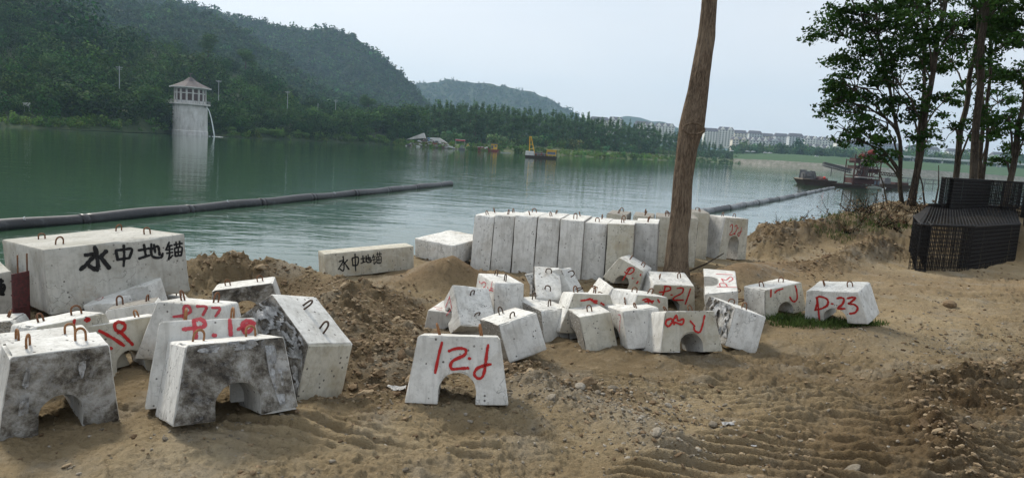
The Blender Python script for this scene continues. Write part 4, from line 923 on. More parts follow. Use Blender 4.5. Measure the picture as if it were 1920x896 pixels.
# ------------------------------------------------------------------ floating pipes
M_PIPE = mat('black_pipe', (.028, .028, .03), .42, .5); g = N(M_PIPE); g.col(g.mix(g.ramp(g.noise(g.coord((1, 1, 1)), 2.5, 6, .7), [(.55, 0.), (.7, 1.)]), (.014, .014, .016), (.06, .06, .062))); g.nor(g.bump(g.noise(g.coord(), 5, 4), .4, .02))
M_PIPEG = mat('worn_grey_pipe', (.16, .16, .165), .5, .5); g = N(M_PIPEG); g.col(g.ramp(g.noise(g.coord(), 1.6, 6, .7), [(.35, (.05, .05, .055)), (.5, (.15, .155, .16)), (.7, (.3, .31, .32))]))
M_STRAP = mat('pale_strap', (.5, .53, .58), .6)
def pipe(pix, r, label, grey, seed, sink=.1):
    w = np.array([atz(x, y, WZ) for x, y in pix]); w[:, 2] = WZ + r * .35
    seg = np.linalg.norm(np.diff(w, axis=0), axis=1); cum = np.r_[0, np.cumsum(seg)]; L = cum[-1]
    root = empty('floating_pipe', w[0], label, 'pipe'); rs = random.Random(seed)
    at = lambda s: np.array([np.interp(s, cum, w[:, i]) for i in range(3)]) + np.array([0, .12 * math.sin(s * .5 + seed), .03 * math.sin(s * .9)])
    s = 0; k = 0
    while s < L:
        l = rs.uniform(5.2, 6.6); e = min(L, s + l)
        P = [at(q) for q in np.linspace(s, e, 14)]
        mg = grey and (k % 2 == 1 or rs.random() < .35)
        par(link('pipe_section', MB().tube(P, r * (1.03 if k % 2 else .97), 18).me('pipe_section', M_PIPEG if mg else M_PIPE, smooth=True)), root)
        jb = MB()
        if e < L: jb.tube([at(e - .18), at(e - .02), at(e + .02), at(e + .18)], [r * 1.04, r * 1.06, r * 1.06, r * 1.04], 18); par(link('pipe_joint', jb.me('pipe_joint', M_PIPE, smooth=True)), root)
        if k % 2 == 0 and e < L:
            sb = MB(); q = at((s + e) / 2); sb.tube([q + [0, 0, r * 1.04], q + [0, -r * .75, r * .75], q + [0, -r * 1.05, 0]], .022, 5); sb.tube([q + [-.18, -r * .7, r * .8], q + [.18, -r * .7, r * .8]], .018, 5)
            par(link('strap', sb.me('strap', M_STRAP)), root)
        s = e; k += 1
pipe([(-70, 441), (0, 431), (160, 417), (400, 393), (600, 373), (700, 363), (790, 353), (845, 347)], .30, 'long black floating pipe crossing the river at left behind the blocks', False, 1)
pipe([(1240, 411), (1310, 402), (1400, 386), (1480, 371), (1530, 360), (1563, 353)], .30, 'patchy grey floating pipe running from behind the tree trunk to the dredger', True, 2)

# ------------------------------------------------------------------ trees on the right bank
def limb_tree(px_trunk, wpx, dist, label, clusters, seed, nleaf, zoff=-.15, leafs=.125):
    P = np.array([atd(x, y, dist) for x, y in px_trunk]); P[0, 2] = gz(P[0][0], P[0][1]) + zoff
    r = np.interp(np.linspace(0, 1, len(P)), np.linspace(0, 1, len(wpx)), wpx) / 2 * dist / F * .74
    rs = random.Random(seed); root = empty('bank_tree', P[0], label, 'tree', 'trees on the right bank')
    m_ = 26; t_ = np.linspace(0, len(P) - 1, m_); Q_ = np.array([[np.interp(a, range(len(P)), P[:, i]) for i in range(3)] for a in t_]); rq = np.interp(t_, range(len(P)), r)
    Q_[:, 0] += .035 * np.sin(np.arange(m_) * .8 + seed); par(link('trunk', MB().tube(Q_, rq, 12).me('trunk', M_BARKD, smooth=True)), root)
    cen = []; rad_ = []; bm = MB()
    for (cx, cy, cr) in clusters:
        d = dist + rs.uniform(-1.6, 1.6); e = atd(cx, cy, d); R0 = cr * dist / F
        # the branch leaves the trunk below the cluster
        zc = e[2] - rs.uniform(.5, 1.4) * 1.2; j = int(np.argmin(np.abs(Q_[:, 2] - zc))); j = max(3, j); s0 = Q_[j]
        md = s0 * .5 + e * .5 + np.array([0, 0, .25]); bm.tube([s0, s0 * .75 + md * .25 + [0, 0, .1], md, e], [rq[j] * .45, rq[j] * .32, .03, .012], 6, cap=False)
        for _ in range(9):
            o = np.array([rs.gauss(0, 1), rs.gauss(0, 1), rs.gauss(0, .8)]) * R0 * .72; c = e + o; cen.append(c); q = R0 * rs.uniform(.4, .95); rad_.append((q, q, q * .45))
            bm.tube([md * .3 + e * .7, (e + c) / 2 + [0, 0, .06], c], [.018, .012, .006], 5, cap=False)
    if clusters:
        par(link('branch', bm.me('branch', M_BARKD)), root)
        par(link('crown', foliage('crown', cen, rad_, int(nleaf * .8), leafs, seed, M_LEAF, 1.9, .25, .5, .05)), root)
    return root
limb_tree([(1693, 386), (1688, 330), (1686, 262), (1676, 200), (1660, 140), (1650, 80), (1640, 10), (1630, -60)], [11, 7, 3], 23.2, 'thin dark tree nearest the water at the left of the right-hand group',
  [(1575, 62, 30), (1610, 35, 34), (1650, 20, 34), (1584, 110, 30), (1566, 185, 26), (1590, 160, 30), (1625, 95, 34), (1580, 240, 24), (1610, 205, 32), (1640, 160, 32), (1660, 235, 28), (1625, 255, 24), (1600, 262, 18), (1566, 152, 20), (1590, -20, 40), (1650, -50, 40), (1680, 60, 34), (1670, 110, 30), (1552, 208, 14), (1640, 60, 30), (1600, 20, 26), (1655, 290, 16), (1630, 298, 14), (1690, 180, 26)], 3, 15000)
limb_tree([(1712, 389), (1722, 300), (1735, 230), (1745, 150), (1762, 60), (1770, 10), (1780, -70)], [17, 12, 9], 22.6, 'double brown trunk tree rising beside the thin one', [(1720, 20, 34), (1700, 90, 32), (1730, 130, 30), (1700, 200, 26), (1760, -30, 40), (1700, -40, 40), (1740, 200, 24), (1716, 262, 18), (1680, 150, 26), (1790, 60, 30), (1740, 70, 26)], 4, 7500)
limb_tree([(1706, 389), (1722, 281), (1732, 150), (1737, 40), (1740, -60)], [9, 7], 23.8, 'straight black trunk close behind the double brown one', [(1760, 120, 26), (1775, 185, 24), (1745, 0, 30), (1745, 250, 18)], 5, 2600)
limb_tree([(1790, 345), (1800, 260), (1811, 197), (1822, 130), (1835, 50), (1850, -40)], [15, 8], 24.5, 'forked dark trunk behind the long cage', [(1800, 60, 34), (1830, 10, 34), (1850, 150, 28), (1780, 110, 26), (1870, 90, 30), (1810, -40, 40), (1790, 240, 20), (1840, 210, 22)], 6, 5200)
limb_tree([(1826, 345), (1832, 240), (1838, 130), (1844, 50), (1849, -10), (1856, -90)], [18, 14], 22.2, 'thick pale brown trunk behind the long cage', [(1880, 10, 34), (1890, -60, 40), (1830, -60, 36)], 7, 2600)
limb_tree([(1842, 345), (1843, 230), (1832, 100), (1828, 0), (1826, -80)], [10, 9], 26.0, 'dark trunk just right of the thick pale one', [(1860, 250, 18), (1875, 190, 24), (1850, 40, 30), (1880, 140, 24)], 8, 2800)
limb_tree([(1848, 345), (1850, 260), (1853, 170), (1860, 60), (1866, -60)], [9, 6], 24.0, 'slender tree with few leaves behind the cages', [(1870, 50, 24), (1868, 230, 18)], 9, 1500)
limb_tree([(1893, 347), (1905, 270), (1918, 200), (1935, 100), (1950, -30)], [15, 9], 21.5, 'leaning tree at the right frame edge', [(1900, 60, 34), (1920, 20, 40), (1905, 130, 30), (1930, 170, 30), (1890, 220, 22), (1925, 250, 24), (1900, 280, 16), (1950, 80, 40), (1880, 300, 14), (1915, -50, 40)], 10, 7000)
# thin leafless stems between them
for i, (x0, x1, yb, yt) in enumerate([(1665, 1640, 392, 300), (1700, 1722, 388, 250), (1735, 1716, 392, 300), (1752, 1760, 388, 310)]):
    P = [atd(x0, yb, 22.5), atd((x0 + x1) / 2 + 4, (yb + yt) / 2, 22.5), atd(x1, yt, 22.6)]; P[0][2] = gz(P[0][0], P[0][1]) - .1
    o = MB().tube(P, [.03, .022, .01], 6).obj('sapling', M_BARKD); tag(o, 'thin leafless sapling among the trunks on the right bank', 'sapling', 'bare saplings on the right bank')

# scrub and dead twigs on the rough bank
def twig_shrub(x, y, s, seed, label, leaves=60):
    rs = random.Random(seed); mb = MB(); cen = []
    for i in range(16):
        a = rs.uniform(0, 6.28); e = rs.uniform(.25, 1.1); L = s * rs.uniform(.5, 1.1); p = np.array([rs.gauss(0, .12) * s, rs.gauss(0, .12) * s, 0.]); P = [p]
        d = np.array([math.cos(a) * math.cos(e), math.sin(a) * math.cos(e), math.sin(e)])
        for k in range(4): p = p + d * L / 4; d = d + np.array([rs.gauss(0, .22), rs.gauss(0, .22), rs.gauss(-.05, .15)]); P.append(p.copy())
        mb.tube(P, [.009, .007, .006, .004, .003], 4, cap=False); cen += P[2:]
    r = empty('dry_shrub', (x, y, gz(x, y) - .03), label, 'shrub', 'dry scrub on the rough bank')
    mb.obj('twigs', M_DRY, r); link('leaves', foliage('leaves', cen, np.full((len(cen), 3), .07 * s), leaves, .06, seed, M_DRY, tint=(.8, .75, .7)), r)
rs = random.Random(12); labs = 'tangled dry scrub with few brown leaves on the rough bank at the water side'
for i, (px, py, z, s) in enumerate([(1570, 410, .6, .5), (1600, 404, .7, .6), (1625, 402, .75, .7), (1650, 396, .8, .8), (1672, 396, .85, .6), (1610, 424, .5, .5), (1645, 420, .6, .6), (1680, 415, .7, .6), (1700, 405, .8, .5), (1500, 420, .45, .45), (1455, 425, .4, .35), (1590, 440, .35, .35), (1720, 398, .9, .7), (1745, 394, .9, .6)]):
    q = atz(px, py, z); twig_shrub(q[0], q[1], s * 1.2, 40 + i, labs, 90 if i not in (9, 10) else 20)
# green weeds
def grass(name, spots, n, hgt, seed, m=M_GRASS):
    rs = np.random.RandomState(seed); V = []; 
    w = np.array([s[2] * s[3] for s in spots]); k = rs.choice(len(spots), n, p=w / w.sum()); S = np.array(spots)[k]
    a = rs.rand(n) * 6.28; r = np.sqrt(rs.rand(n)); x = S[:, 0] + np.cos(a) * r * S[:, 2]; y = S[:, 1] + np.sin(a) * r * S[:, 3]; z = ground(x, y)
    h = hgt * (.5 + rs.rand(n)); b = rs.rand(n) * 6.28; l = rs.normal(size=(n, 2)) * .5; wd = .006
    B = np.c_[x, y, z - .01]; T = B + np.c_[l[:, 0] * h, l[:, 1] * h, h]; s_ = np.c_[np.cos(b), np.sin(b), 0 * b] * wd; Mi = (B + T) / 2 + np.c_[0 * h, 0 * h, h * .15]
    V = np.stack([B - s_, B + s_, Mi + s_ * .8, T, Mi - s_ * .8], 1).reshape(-1, 3); i0 = np.arange(n)[:, None] * 5
    t = (.6 + .8 * rs.rand(n))[:, None] * np.array([1, 1, .9]); t = np.repeat(t, 5, 0)
    o = link(name, mesh(name, V, [i0 + np.array([[0, 1, 2, 4]]), i0 + np.array([[4, 2, 3]])], m, False, dict(tint=t))); tag(o, kind='stuff'); return o
q = [atz(a, b, z)[:2] for a, b, z in ((1470, 606, -.08), (1500, 604, -.06), (1560, 612, -.04), (1600, 612, -.02), (1450, 600, -.1), (1635, 606, 0), (1530, 608, -.05))]
grass('grass', [(*q[0], .28, .25), (*q[1], .35, .2), (*q[2], .5, .2), (*q[3], .35, .16), (*q[4], .2, .2), (*q[5], .2, .12), (*q[6], .3, .2)], 1900, .075, 3)
q = [atz(a, b, z)[:2] for a, b, z in ((1595, 418, .6), (1560, 445, .3), (1650, 410, .7), (1480, 428, .4))]
grass('weeds', [(*q[0], .9, .5), (*q[1], .5, .3), (*q[2], .9, .5), (*q[3], .3, .2)], 1100, .10, 7)

# ------------------------------------------------------------------ clods, stones and rubble
def ico(sub=1):
    import bmesh
    b = bmesh.new(); bmesh.ops.create_icosphere(b, subdivisions=sub, radius=1); V = np.array([v.co[:] for v in b.verts]); Fc = np.array([[v.index for v in f.verts] for f in b.faces]); b.free(); return V, Fc
IV, IF = ico(1); IV2, IF2 = ico(2)
def M_clod(name, cols):
    m = mat(name, cols[1], .95, .15); g = N(m); k = g.ramp(g.attr('tint', 'Color'), [(0, cols[0]), (.5, cols[1]), (1, cols[2])]); n = g.noise(g.coord(), 25, 5, .7)
    g.col(g.mix(g.math('MULTIPLY', g.ramp(n, [(.4, 1.), (.6, 0.)]), .4), k, tuple(np.array(cols[0]) * .7))); g.nor(g.bump(n, .7, .02)); return m
M_CLOD = M_clod('clod_soil', [(.12, .08, .047), (.25, .18, .11), (.37, .29, .19)]); M_STONE = M_clod('pebble_stone', [(.13, .11, .085), (.25, .215, .165), (.40, .36, .30)])
def scatter(name, xy, size, m, seed, hi=False, sink=.25, flat=.65, rough=.35):
    rs = np.random.RandomState(seed); n = len(xy); V0, F0 = (IV2, IF2) if hi else (IV, IF); k = len(V0); z = ground(xy[:, 0], xy[:, 1])
    D = 1 + rough * (rs.rand(n, k) - .5) * (1. if not hi else .6)
    S = np.stack([size * rs.uniform(.8, 1.4, n), size * rs.uniform(.7, 1.1, n), size * flat * rs.uniform(.7, 1.2, n)], 1)
    P = V0[None] * D[..., None] * S[:, None, :]; a = rs.rand(n) * 6.28; c, s = np.cos(a)[:, None], np.sin(a)[:, None]
    tl = rs.normal(size=(n, 1)) * .3
    X = P[..., 0] * c - P[..., 1] * s; Y = P[..., 0] * s + P[..., 1] * c; Zz = P[..., 2] + tl * X
    V = np.stack([X + xy[:, 0:1], Y + xy[:, 1:2], Zz + (z + size * flat * (.5 - sink))[:, None]], -1).reshape(-1, 3)
    Fc = (F0[None] + (np.arange(n) * k)[:, None, None]).reshape(-1, 3); t = np.repeat(rs.rand(n), k)[:, None] * np.ones(3)
    return link(name, mesh(name, V, Fc, m, False, dict(tint=t)))
rs = np.random.RandomState(4)
def pick(n, dens, xr, yr, seed):
    r = np.random.RandomState(seed); out = []
    while sum(map(len, out)) < n:
        y = yr[0] * (yr[1] / yr[0]) ** r.rand(60000); t = r.uniform(-.84, .84, 60000); x = t * (y + .6); k = r.rand(60000) < dens(x, y); out.append(np.c_[x, y][k])
    return np.concatenate(out)[:n]
def dens_churn(x, y):
    d = np.full(x.shape, .02) + .16 * np.clip(n2(x, y, .8, 3, 77) * 2 + .1, 0, 1)
    for pts, hw, kind in RIDGES:
        if kind == 1: q, _ = seg_d(x, y, pts); d = d + .8 * np.exp(-(q / hw) ** 2 * 1.2)
    e = np.interp(x, EDGE[:, 0], EDGE[:, 1]); return np.where(y > e + .2, 0, d.clip(0, 1))
def dens_gravel(x, y):
    d = .015 + .12 * np.clip(n2(x, y, 1.1, 3, 78) * 2, 0, 1)
    for pts, hw, kind in RIDGES:
        if kind == 3: q, _ = seg_d(x, y, pts); d = d + .5 * np.exp(-(q / hw) ** 2)
    q = np.hypot((x - .9) / 1.2, (y - 5.8) / .8); d = d + .5 * np.exp(-q ** 2)
    q = np.hypot((x - 6.5) / 2.2, (y - 8.2) / .8); d = d + .45 * np.exp(-q ** 2)
    e = np.interp(x, EDGE[:, 0], EDGE[:, 1]); return np.where(y > e, 0, d.clip(0, 1))
xy = pick(9000, dens_churn, None, (3.0, 21), 5); sz = .005 + .020 * rs.rand(len(xy)) ** 4 + .0009 * xy[:, 1]; tag(scatter('clods', xy, sz, M_CLOD, 6), kind='stuff')
xy = pick(4500, dens_gravel, None, (3.0, 15), 7); sz = .004 + .015 * rs.rand(len(xy)) ** 4 + .0006 * xy[:, 1]; tag(scatter('pebbles', xy, sz, M_STONE, 8), kind='stuff')
# lumps big enough to count
LUMP = []
for i in range(70):
    t = pick(1, lambda x, y: np.where(dens_churn(x, y) > .5, 1., 0.), None, (5.2, 19), 300 + i)[0]; LUMP.append((t[0], t[1], .03 + .035 * rs.rand() + .0015 * t[1]))
for i, (x, y, s) in enumerate(LUMP):
    o = scatter('clod', np.array([[0., 0.]]), np.array([s]), M_CLOD, 500 + i, hi=True, rough=.9, flat=.7); o.data.transform(Matrix.Translation((0, 0, -gz(0, 0)))); o.location = (x, y, gz(x, y))
    tag(o, 'rough brown lump of clay on the churned ground', 'clod', 'lumps of clay thrown up on the churned ground')
for i, (px, py, s, lab, tn) in enumerate([(1032, 712, .055, 'pale lumpy stone in front of the chipped block', .9), (1087, 738, .05, 'upright pale stone above the gravel', .85), (1030, 765, .045, 'pale stone left of the gravel patch', .6), (1120, 742, .04, 'round grey pebble beside a cluster above the gravel', .5), (1148, 738, .04, 'round brown pebble in the cluster above the gravel', .4), (1228, 835, .05, 'grey angular stone on the gravel patch', .7), (1336, 802, .035, 'reddish stone by the white scrap', .3), (1253, 764, .035, 'small round pebble in the middle of the soil', .8), (1596, 884, .05, 'square grey stone at the bottom of the frame on the right', .5), (1005, 690, .1, 'large flat pale clod beside the chipped block', .9), (1780, 575, .13, 'large brown boulder of soil below the cages', .35), (1590, 663, .03, 'small pink stone on the haul road', .7)]):
    q = atz(px, py, -.02); o = scatter('stone', np.array([[0., 0.]]), np.array([s]), M_STONE if i not in (9, 10) else M_CLOD, 700 + i, hi=True, rough=.3); o.data.transform(Matrix.Translation((0, 0, -gz(0, 0)))); o.location = (q[0], q[1], gz(q[0], q[1])); tag(o, lab, 'stone')
    a = o.data.attributes['tint']; a.data.foreach_set('color', np.tile([tn, tn, tn, 1], len(o.data.vertices)).astype(np.float32))
for i, (px, py, w, lab) in enumerate([(1365, 790, .09, 'white torn scrap lying between gravel and track marks'), (742, 735, .16, 'pale scrap of film lying left of the lone arch block'), (1412, 846, .04, 'small white scrap among the track marks')]):
    q = atz(px, py, 0); nn = 9; u = np.linspace(-.5, .5, nn); UU, VV = np.meshgrid(u, u); Z_ = .25 * fbm(np.c_[UU.ravel() * 3, VV.ravel() * 3, np.full(nn * nn, i * 5.)], 3, i)
    ix = np.arange(nn * nn).reshape(nn, nn); o = link('scrap', mesh('scrap', np.c_[UU.ravel() * w, VV.ravel() * w * .6, (Z_ + .12) * w], np.stack([ix[:-1, :-1], ix[:-1, 1:], ix[1:, 1:], ix[1:, :-1]], -1).reshape(-1, 4), M_PLA, True)); o.location = (q[0], q[1], gz(q[0], q[1]) + .015); tag(o, lab, 'scrap')


# ------------------------------------------------------------------ far side of the river
def ground_mat(name, a, b, c):
    m = mat(name, b, .95, .1); g = N(m); co = g.coord((1, 1, 1)); n = g.noise(co, .05, 6, .65); n2_ = g.noise(co, .3, 5, .7)
    k = g.mix(g.ramp(n2_, [(.4, 0.), (.6, 1.)]), g.ramp(n, [(.35, a), (.6, b)]), c); g.col(k); return m
M_HILL = ground_mat('hillside', (.022, .04, .016), (.035, .058, .024), (.045, .062, .03))
M_BANKG = ground_mat('grassy_bank', (.06, .105, .035), (.085, .135, .045), (.12, .12, .07))
M_LAWN = ground_mat('green_embankment', (.05, .10, .045), (.065, .12, .05), (.055, .09, .042))
M_STONEB = ground_mat('stone_revetment', (.22, .2, .17), (.3, .28, .24), (.17, .17, .13))
M_EARTH = ground_mat('bare_bank_earth', (.10, .12, .05), (.2, .16, .10), (.07, .11, .035))
def loft(name, cols, m, nu=140, nv=36, amp=4., seed=0, back=True, kdist=True, drop=60):
    """cols: (px, [(py, dist), ...] foot to crest); returns the object and its grid of points"""
    kf = K if kdist else 1; px = np.array([c[0] for c in cols], float); nrow = len(cols[0][1])
    tab = np.array([[(p, d * kf) for p, d in c[1]] for c in cols], float)
    U = np.linspace(px[0], px[-1], nu); G = np.zeros((nu, nv, 3)); vv = np.linspace(0, nrow - 1, nv)
    for i, u in enumerate(U):
        row = np.array([[np.interp(u, px, tab[:, r, k]) for k in (0, 1)] for r in range(nrow)])
        for j, v in enumerate(vv): G[i, j] = atd(u, np.interp(v, range(nrow), row[:, 0]), np.interp(v, range(nrow), row[:, 1]))
    Pn = G.reshape(-1, 3); s = np.clip(np.arange(nv) / (nv * .12), 0, 1)
    G[..., 2] += (fbm(Pn * .012, 4, seed).reshape(nu, nv) * amp + fbm(Pn * .05, 3, seed + 3).reshape(nu, nv) * amp * .3) * s
    if back:
        B = G[:, -1:, :].copy(); B2 = B.copy(); B[..., 1] *= 1.25; B[..., 0] *= 1.25; B[..., 2] -= drop; B2[..., 1] *= 1.6; B2[..., 0] *= 1.6; B2[..., 2] = WZ - 3; G2 = np.concatenate([G, B, B2], 1)
    else: G2 = G
    a, b = G2.shape[:2]; ix = np.arange(a * b).reshape(a, b); Qf = np.stack([ix[:-1, :-1], ix[1:, :-1], ix[1:, 1:], ix[:-1, 1:]], -1).reshape(-1, 4)
    o = link(name, mesh(name, G2.reshape(-1, 3), Qf, m, True)); tag(o, kind='structure'); return o, G
def sample(G, n, seed, v0=0., v1=1.):
    """even spread of points over the grid as it stands in plan"""
    rs = np.random.RandomState(seed); a, b = G.shape[:2]; A = np.linalg.norm(np.cross(G[1:, :-1] - G[:-1, :-1], G[:-1, 1:] - G[:-1, :-1]), axis=2)
    j = np.arange(b - 1) / (b - 1); A = A * ((j >= v0) & (j <= v1))[None]; w = (A / G[:-1, :-1, 1] ** 1.3).ravel(); k = rs.choice(len(w), n, p=w / w.sum()); i, j = np.unravel_index(k, A.shape); f, h = rs.rand(n, 1), rs.rand(n, 1)
    return G[i, j] * (1 - f) * (1 - h) + G[i + 1, j] * f * (1 - h) + G[i, j + 1] * (1 - f) * h + G[i + 1, j + 1] * f * h
LIB = [crown_arrays(200 + i, 640, .115, 1., 9) for i in range(6)]; LIBS = [crown_arrays(220 + i, 110, .30, 1., 6) for i in range(5)]; LIBT = [crown_arrays(240 + i, 40, .5, 1., 4) for i in range(4)]
def wood(name, P, s, lib, seed, m=M_WOOD, tv=.22, sink=.35):
    rs = np.random.RandomState(seed); n = len(P); sc = s * np.exp(rs.normal(size=n) * .28)
    big = fbm(P * .02, 3, seed)  # stands of lighter and darker kinds
    t = (1 + tv * rs.normal(size=n) + .55 * big + .4 * fbm(P * .07, 2, seed + 4)).clip(.35, 1.9)[:, None] * np.c_[1 + .16 * rs.normal(size=n) + .15 * (big > .2), np.ones(n), 1 + .1 * rs.normal(size=n)]
    S3 = np.c_[sc, sc, sc * rs.uniform(.8, 1.2, n)]; P = P.copy(); P[:, 2] -= sink * sc
    o = link(name, merge_crowns(name, lib, P, S3, rs.rand(n) * 6.28, t, m)); tag(o, kind='stuff'); return o
# near wooded slope with the shore path
near_cols = [(-500, [(205, 150), (150, 165), (20, 230), (-240, 350)]), (-250, [(222, 150), (180, 165), (60, 230), (-190, 350)]), (0, [(237.5, 158), (200, 172), (90, 235), (-75, 350)]), (120, [(243, 168), (208, 182), (110, 245), (38, 350)]),
 (240, [(248, 185), (214, 198), (130, 255), (84, 345)]), (300, [(250, 200), (224, 214), (142, 265), (96, 345)]), (355, [(251, 226), (228, 234), (150, 275), (106, 345)]), (440, [(257, 222), (235, 232), (175, 285), (128, 360)]), (520, [(262, 238), (242, 248), (205, 295), (166, 360)]),
 (575, [(265, 252), (247, 262), (222, 305), (206, 360)]), (650, [(269, 268), (252, 278), (232, 320), (213, 370)]), (730, [(273, 285), (258, 295), (242, 330), (224, 380)]), (790, [(276, 300), (263, 310), (250, 340), (235, 400)])]
_, GA = loft('near_hill', near_cols, M_HILL, 150, 40, 5, 1)
P = sample(GA, 1150, 1, .14); wood('hillside_wood', P, 6.6, LIB, 2)
# shore strip of bare earth and low growth
P = sample(GA, 260, 5, .02, .15); wood('bank_shrubs', P, 1.9, LIBS, 6, M_BUSH, .2)
# middle hill, big hill, far hills
_, GC = loft('middle_hill', [(60, [(60, 480), (20, 560), (-60, 640)]), (200, [(80, 480), (30, 570), (-5, 640)]), (330, [(110, 480), (70, 570), (22, 660)]), (430, [(150, 480), (105, 570), (48, 660)]), (500, [(185, 480), (140, 570), (88, 660)]), (560, [(215, 480), (180, 560), (135, 640)]), (640, [(235, 480), (215, 560), (190, 640)]), (720, [(245, 480), (232, 560), (222, 640)])], M_HILL, 90, 30, 10, 4)
wood('middle_hill_wood', sample(GC, 1700, 3), 6.5, LIBS, 4)
_, GB_ = loft('big_hill', [(150, [(150, 700), (0, 850), (-90, 980)]), (260, [(150, 700), (40, 850), (-38, 980)]), (330, [(160, 700), (60, 850), (3, 980)]), (420, [(170, 700), (90, 850), (27, 980)]), (500, [(180, 700), (110, 850), (42, 980)]), (570, [(195, 700), (130, 850), (52, 980)]), (622, [(210, 700), (150, 850), (58, 980)]), (662, [(220, 700), (160, 850), (74, 980)]), (702, [(230, 700), (175, 850), (95, 980)]), (740, [(236, 700), (195, 850), (130, 970)]), (772, [(240, 700), (215, 850), (158, 960)]), (800, [(244, 700), (232, 850), (188, 950)]), (826, [(246, 700), (240, 850), (222, 940)])], M_HILL, 130, 36, 14, 7)
wood('big_hill_wood', sample(GB_, 4600, 8), 6.4, LIBT, 9)
_, GD = loft('far_hill', [(740, [(250, 1500), (215, 1700), (176, 1900)]), (790, [(250, 1500), (205, 1700), (157, 1900)]), (835, [(250, 1500), (205, 1700), (152, 1900)]), (885, [(252, 1500), (205, 1700), (155, 1900)]), (950, [(255, 1500), (215, 1700), (164, 1900)]), (1000, [(260, 1500), (220, 1700), (174, 1900)]), (1035, [(262, 1500), (235, 1700), (190, 1900)]), (1080, [(265, 1500), (250, 1700), (216, 1900)]), (1120, [(268, 1500), (262, 1700), (245, 1900)])], M_HILL, 110, 24, 16, 11, drop=120)
wood('far_hill_wood', sample(GD, 2600, 12), 6.5, LIBT, 13)
_, GE = loft('distant_ridge', [(1100, [(270, 2500), (260, 2600), (250, 2700)]), (1150, [(270, 2500), (245, 2600), (224, 2700)]), (1175, [(270, 2500), (245, 2600), (218, 2700)]), (1205, [(272, 2500), (250, 2600), (221, 2700)]), (1240, [(275, 2500), (260, 2600), (230, 2700)]), (1300, [(280, 2500), (270, 2600), (245, 2700)]), (1420, [(288, 2500), (282, 2600), (270, 2700)])], M_HILL, 60, 12, 10, 15, drop=150)
# the flat shore under the poplars and the far right embankment
bank_cols = [(730, [(273, 285), (266, 300), (262, 330), (256, 430)]), (800, [(279, 285), (270, 297), (264, 330), (258, 430)]), (860, [(282, 288), (273, 300), (268, 330), (262, 440)]), (950, [(287, 292), (278, 303), (271, 340), (268, 460)]), (1050, [(291, 315), (282, 330), (276, 370), (275, 520)]), (1150, [(297, 335), (289, 352), (284, 400), (282, 600)]), (1250, [(301, 400), (295, 420), (290, 470), (288, 700)]), (1330, [(305, 500), (301, 520), (296, 580), (293, 760)]), (1390, [(309, 540), (306, 560), (302, 600), (298, 800)])]
_, GF = loft('poplar_shore', bank_cols, M_BANKG, 110, 16, .8, 17, drop=0)
wood('undergrowth', sample(GF, 700, 31, .45, 1.), 4.2, LIBS, 32, M_POP, .2, .1)
wood('shore_reeds', np.concatenate([sample(GF, 520, 18, .0, .30)]), 1.7, LIBS, 19, M_BUSH, .2)
rc = [(1375, [(308, 545), (303, 549), (300, 552)]), (1450, [(312, 525), (307, 529), (303, 532)]), (1550, [(319, 505), (313, 509), (309, 512)]), (1650, [(325, 510), (320, 514), (316, 517)]), (1760, [(332, 520), (327, 524), (323, 527)]), (1950, [(343, 540), (339, 544), (336, 547)]), (2400, [(372, 600), (368, 604), (365, 607)])]
loft('stone_embankment', [(p, [(a[0] + 2, a[1]), b, (c[0] - 2, c[1])]) for p, (a, b, c) in rc], M_STONEB, 90, 8, .3, 21, back=False)
gc = [(1375, [(299, 552), (290, 600), (286, 720)]), (1450, [(302, 532), (290, 590), (286, 720)]), (1550, [(308, 512), (295, 580), (291, 720)]), (1650, [(315, 517), (301, 580), (297, 720)]), (1760, [(322, 527), (308, 590), (303, 730)]), (1950, [(335, 547), (320, 610), (315, 750)]), (2400, [(364, 607), (350, 680), (345, 820)])]
_, GG = loft('grass_embankment', gc, M_LAWN, 90, 20, .5, 23, drop=0)
P = sample(GG, 1100, 24, .66, .98); wood('embankment_trees', P, 6.2, LIBS, 25, M_POP, .2, .1)

# individual trees -----------------------------------------------------
def tree_lib(n, kind, seed):
    out = []
    for i in range(n):
        rs = np.random.RandomState(seed + i)
        if kind == 'poplar':
            L = 12; zc = np.linspace(5.2, 20.5, L) + rs.normal(size=L) * .5; w = np.interp(zc, [5, 11, 16, 22], [1.3, 2.0, 1.5, .45]) * rs.uniform(.8, 1.2, L)
            c = np.c_[rs.normal(size=L) * .5, rs.normal(size=L) * .5, zc]; r = np.c_[w, w, np.full(L, 1.6)]; cm = foliage('crown', c, r, 1100, .7, seed + i, M_POP, 1.5, 0, .4, .3, nb=(1.2, .4))
            tm = MB().tube([(0, 0, -1), (.1, 0, 5), (-.05, .1, 12), (0, 0, 20)], [.22, .17, .12, .04], 6).me('trunk', M_BARK)
        else:
            L = 11; c = np.c_[rs.uniform(-2.4, 2.4, L), rs.uniform(-2.4, 2.4, L), rs.uniform(2.4, 7.2, L)]; c[:, :2] *= np.interp(c[:, 2], [2, 5, 8], [1, 1, .5])[:, None]; r = np.c_[rs.uniform(1.3, 2.1, L), rs.uniform(1.3, 2.1, L), rs.uniform(1.0, 1.6, L)]
            cm = foliage('crown', c, r, 1700, .5, seed + i, M_TREE, 1.5, .1, .35, .6, nb=(1.2, .4))
            tm = MB().tube([(0, 0, -1), (.1, 0, 2.5), (0, .1, 5.5)], [.3, .22, .1], 6).me('trunk', M_BARKD)
        out.append((cm, tm))
    return out
def plant(lib, i, p, s, rz, label, group, name, cat='tree'):
    r = empty(name, p, label, cat, group, rz); r.scale = s if hasattr(s, '__len__') else (s, s, s)
    link('crown', lib[i % len(lib)][0], r); link('trunk', lib[i % len(lib)][1], r); return r
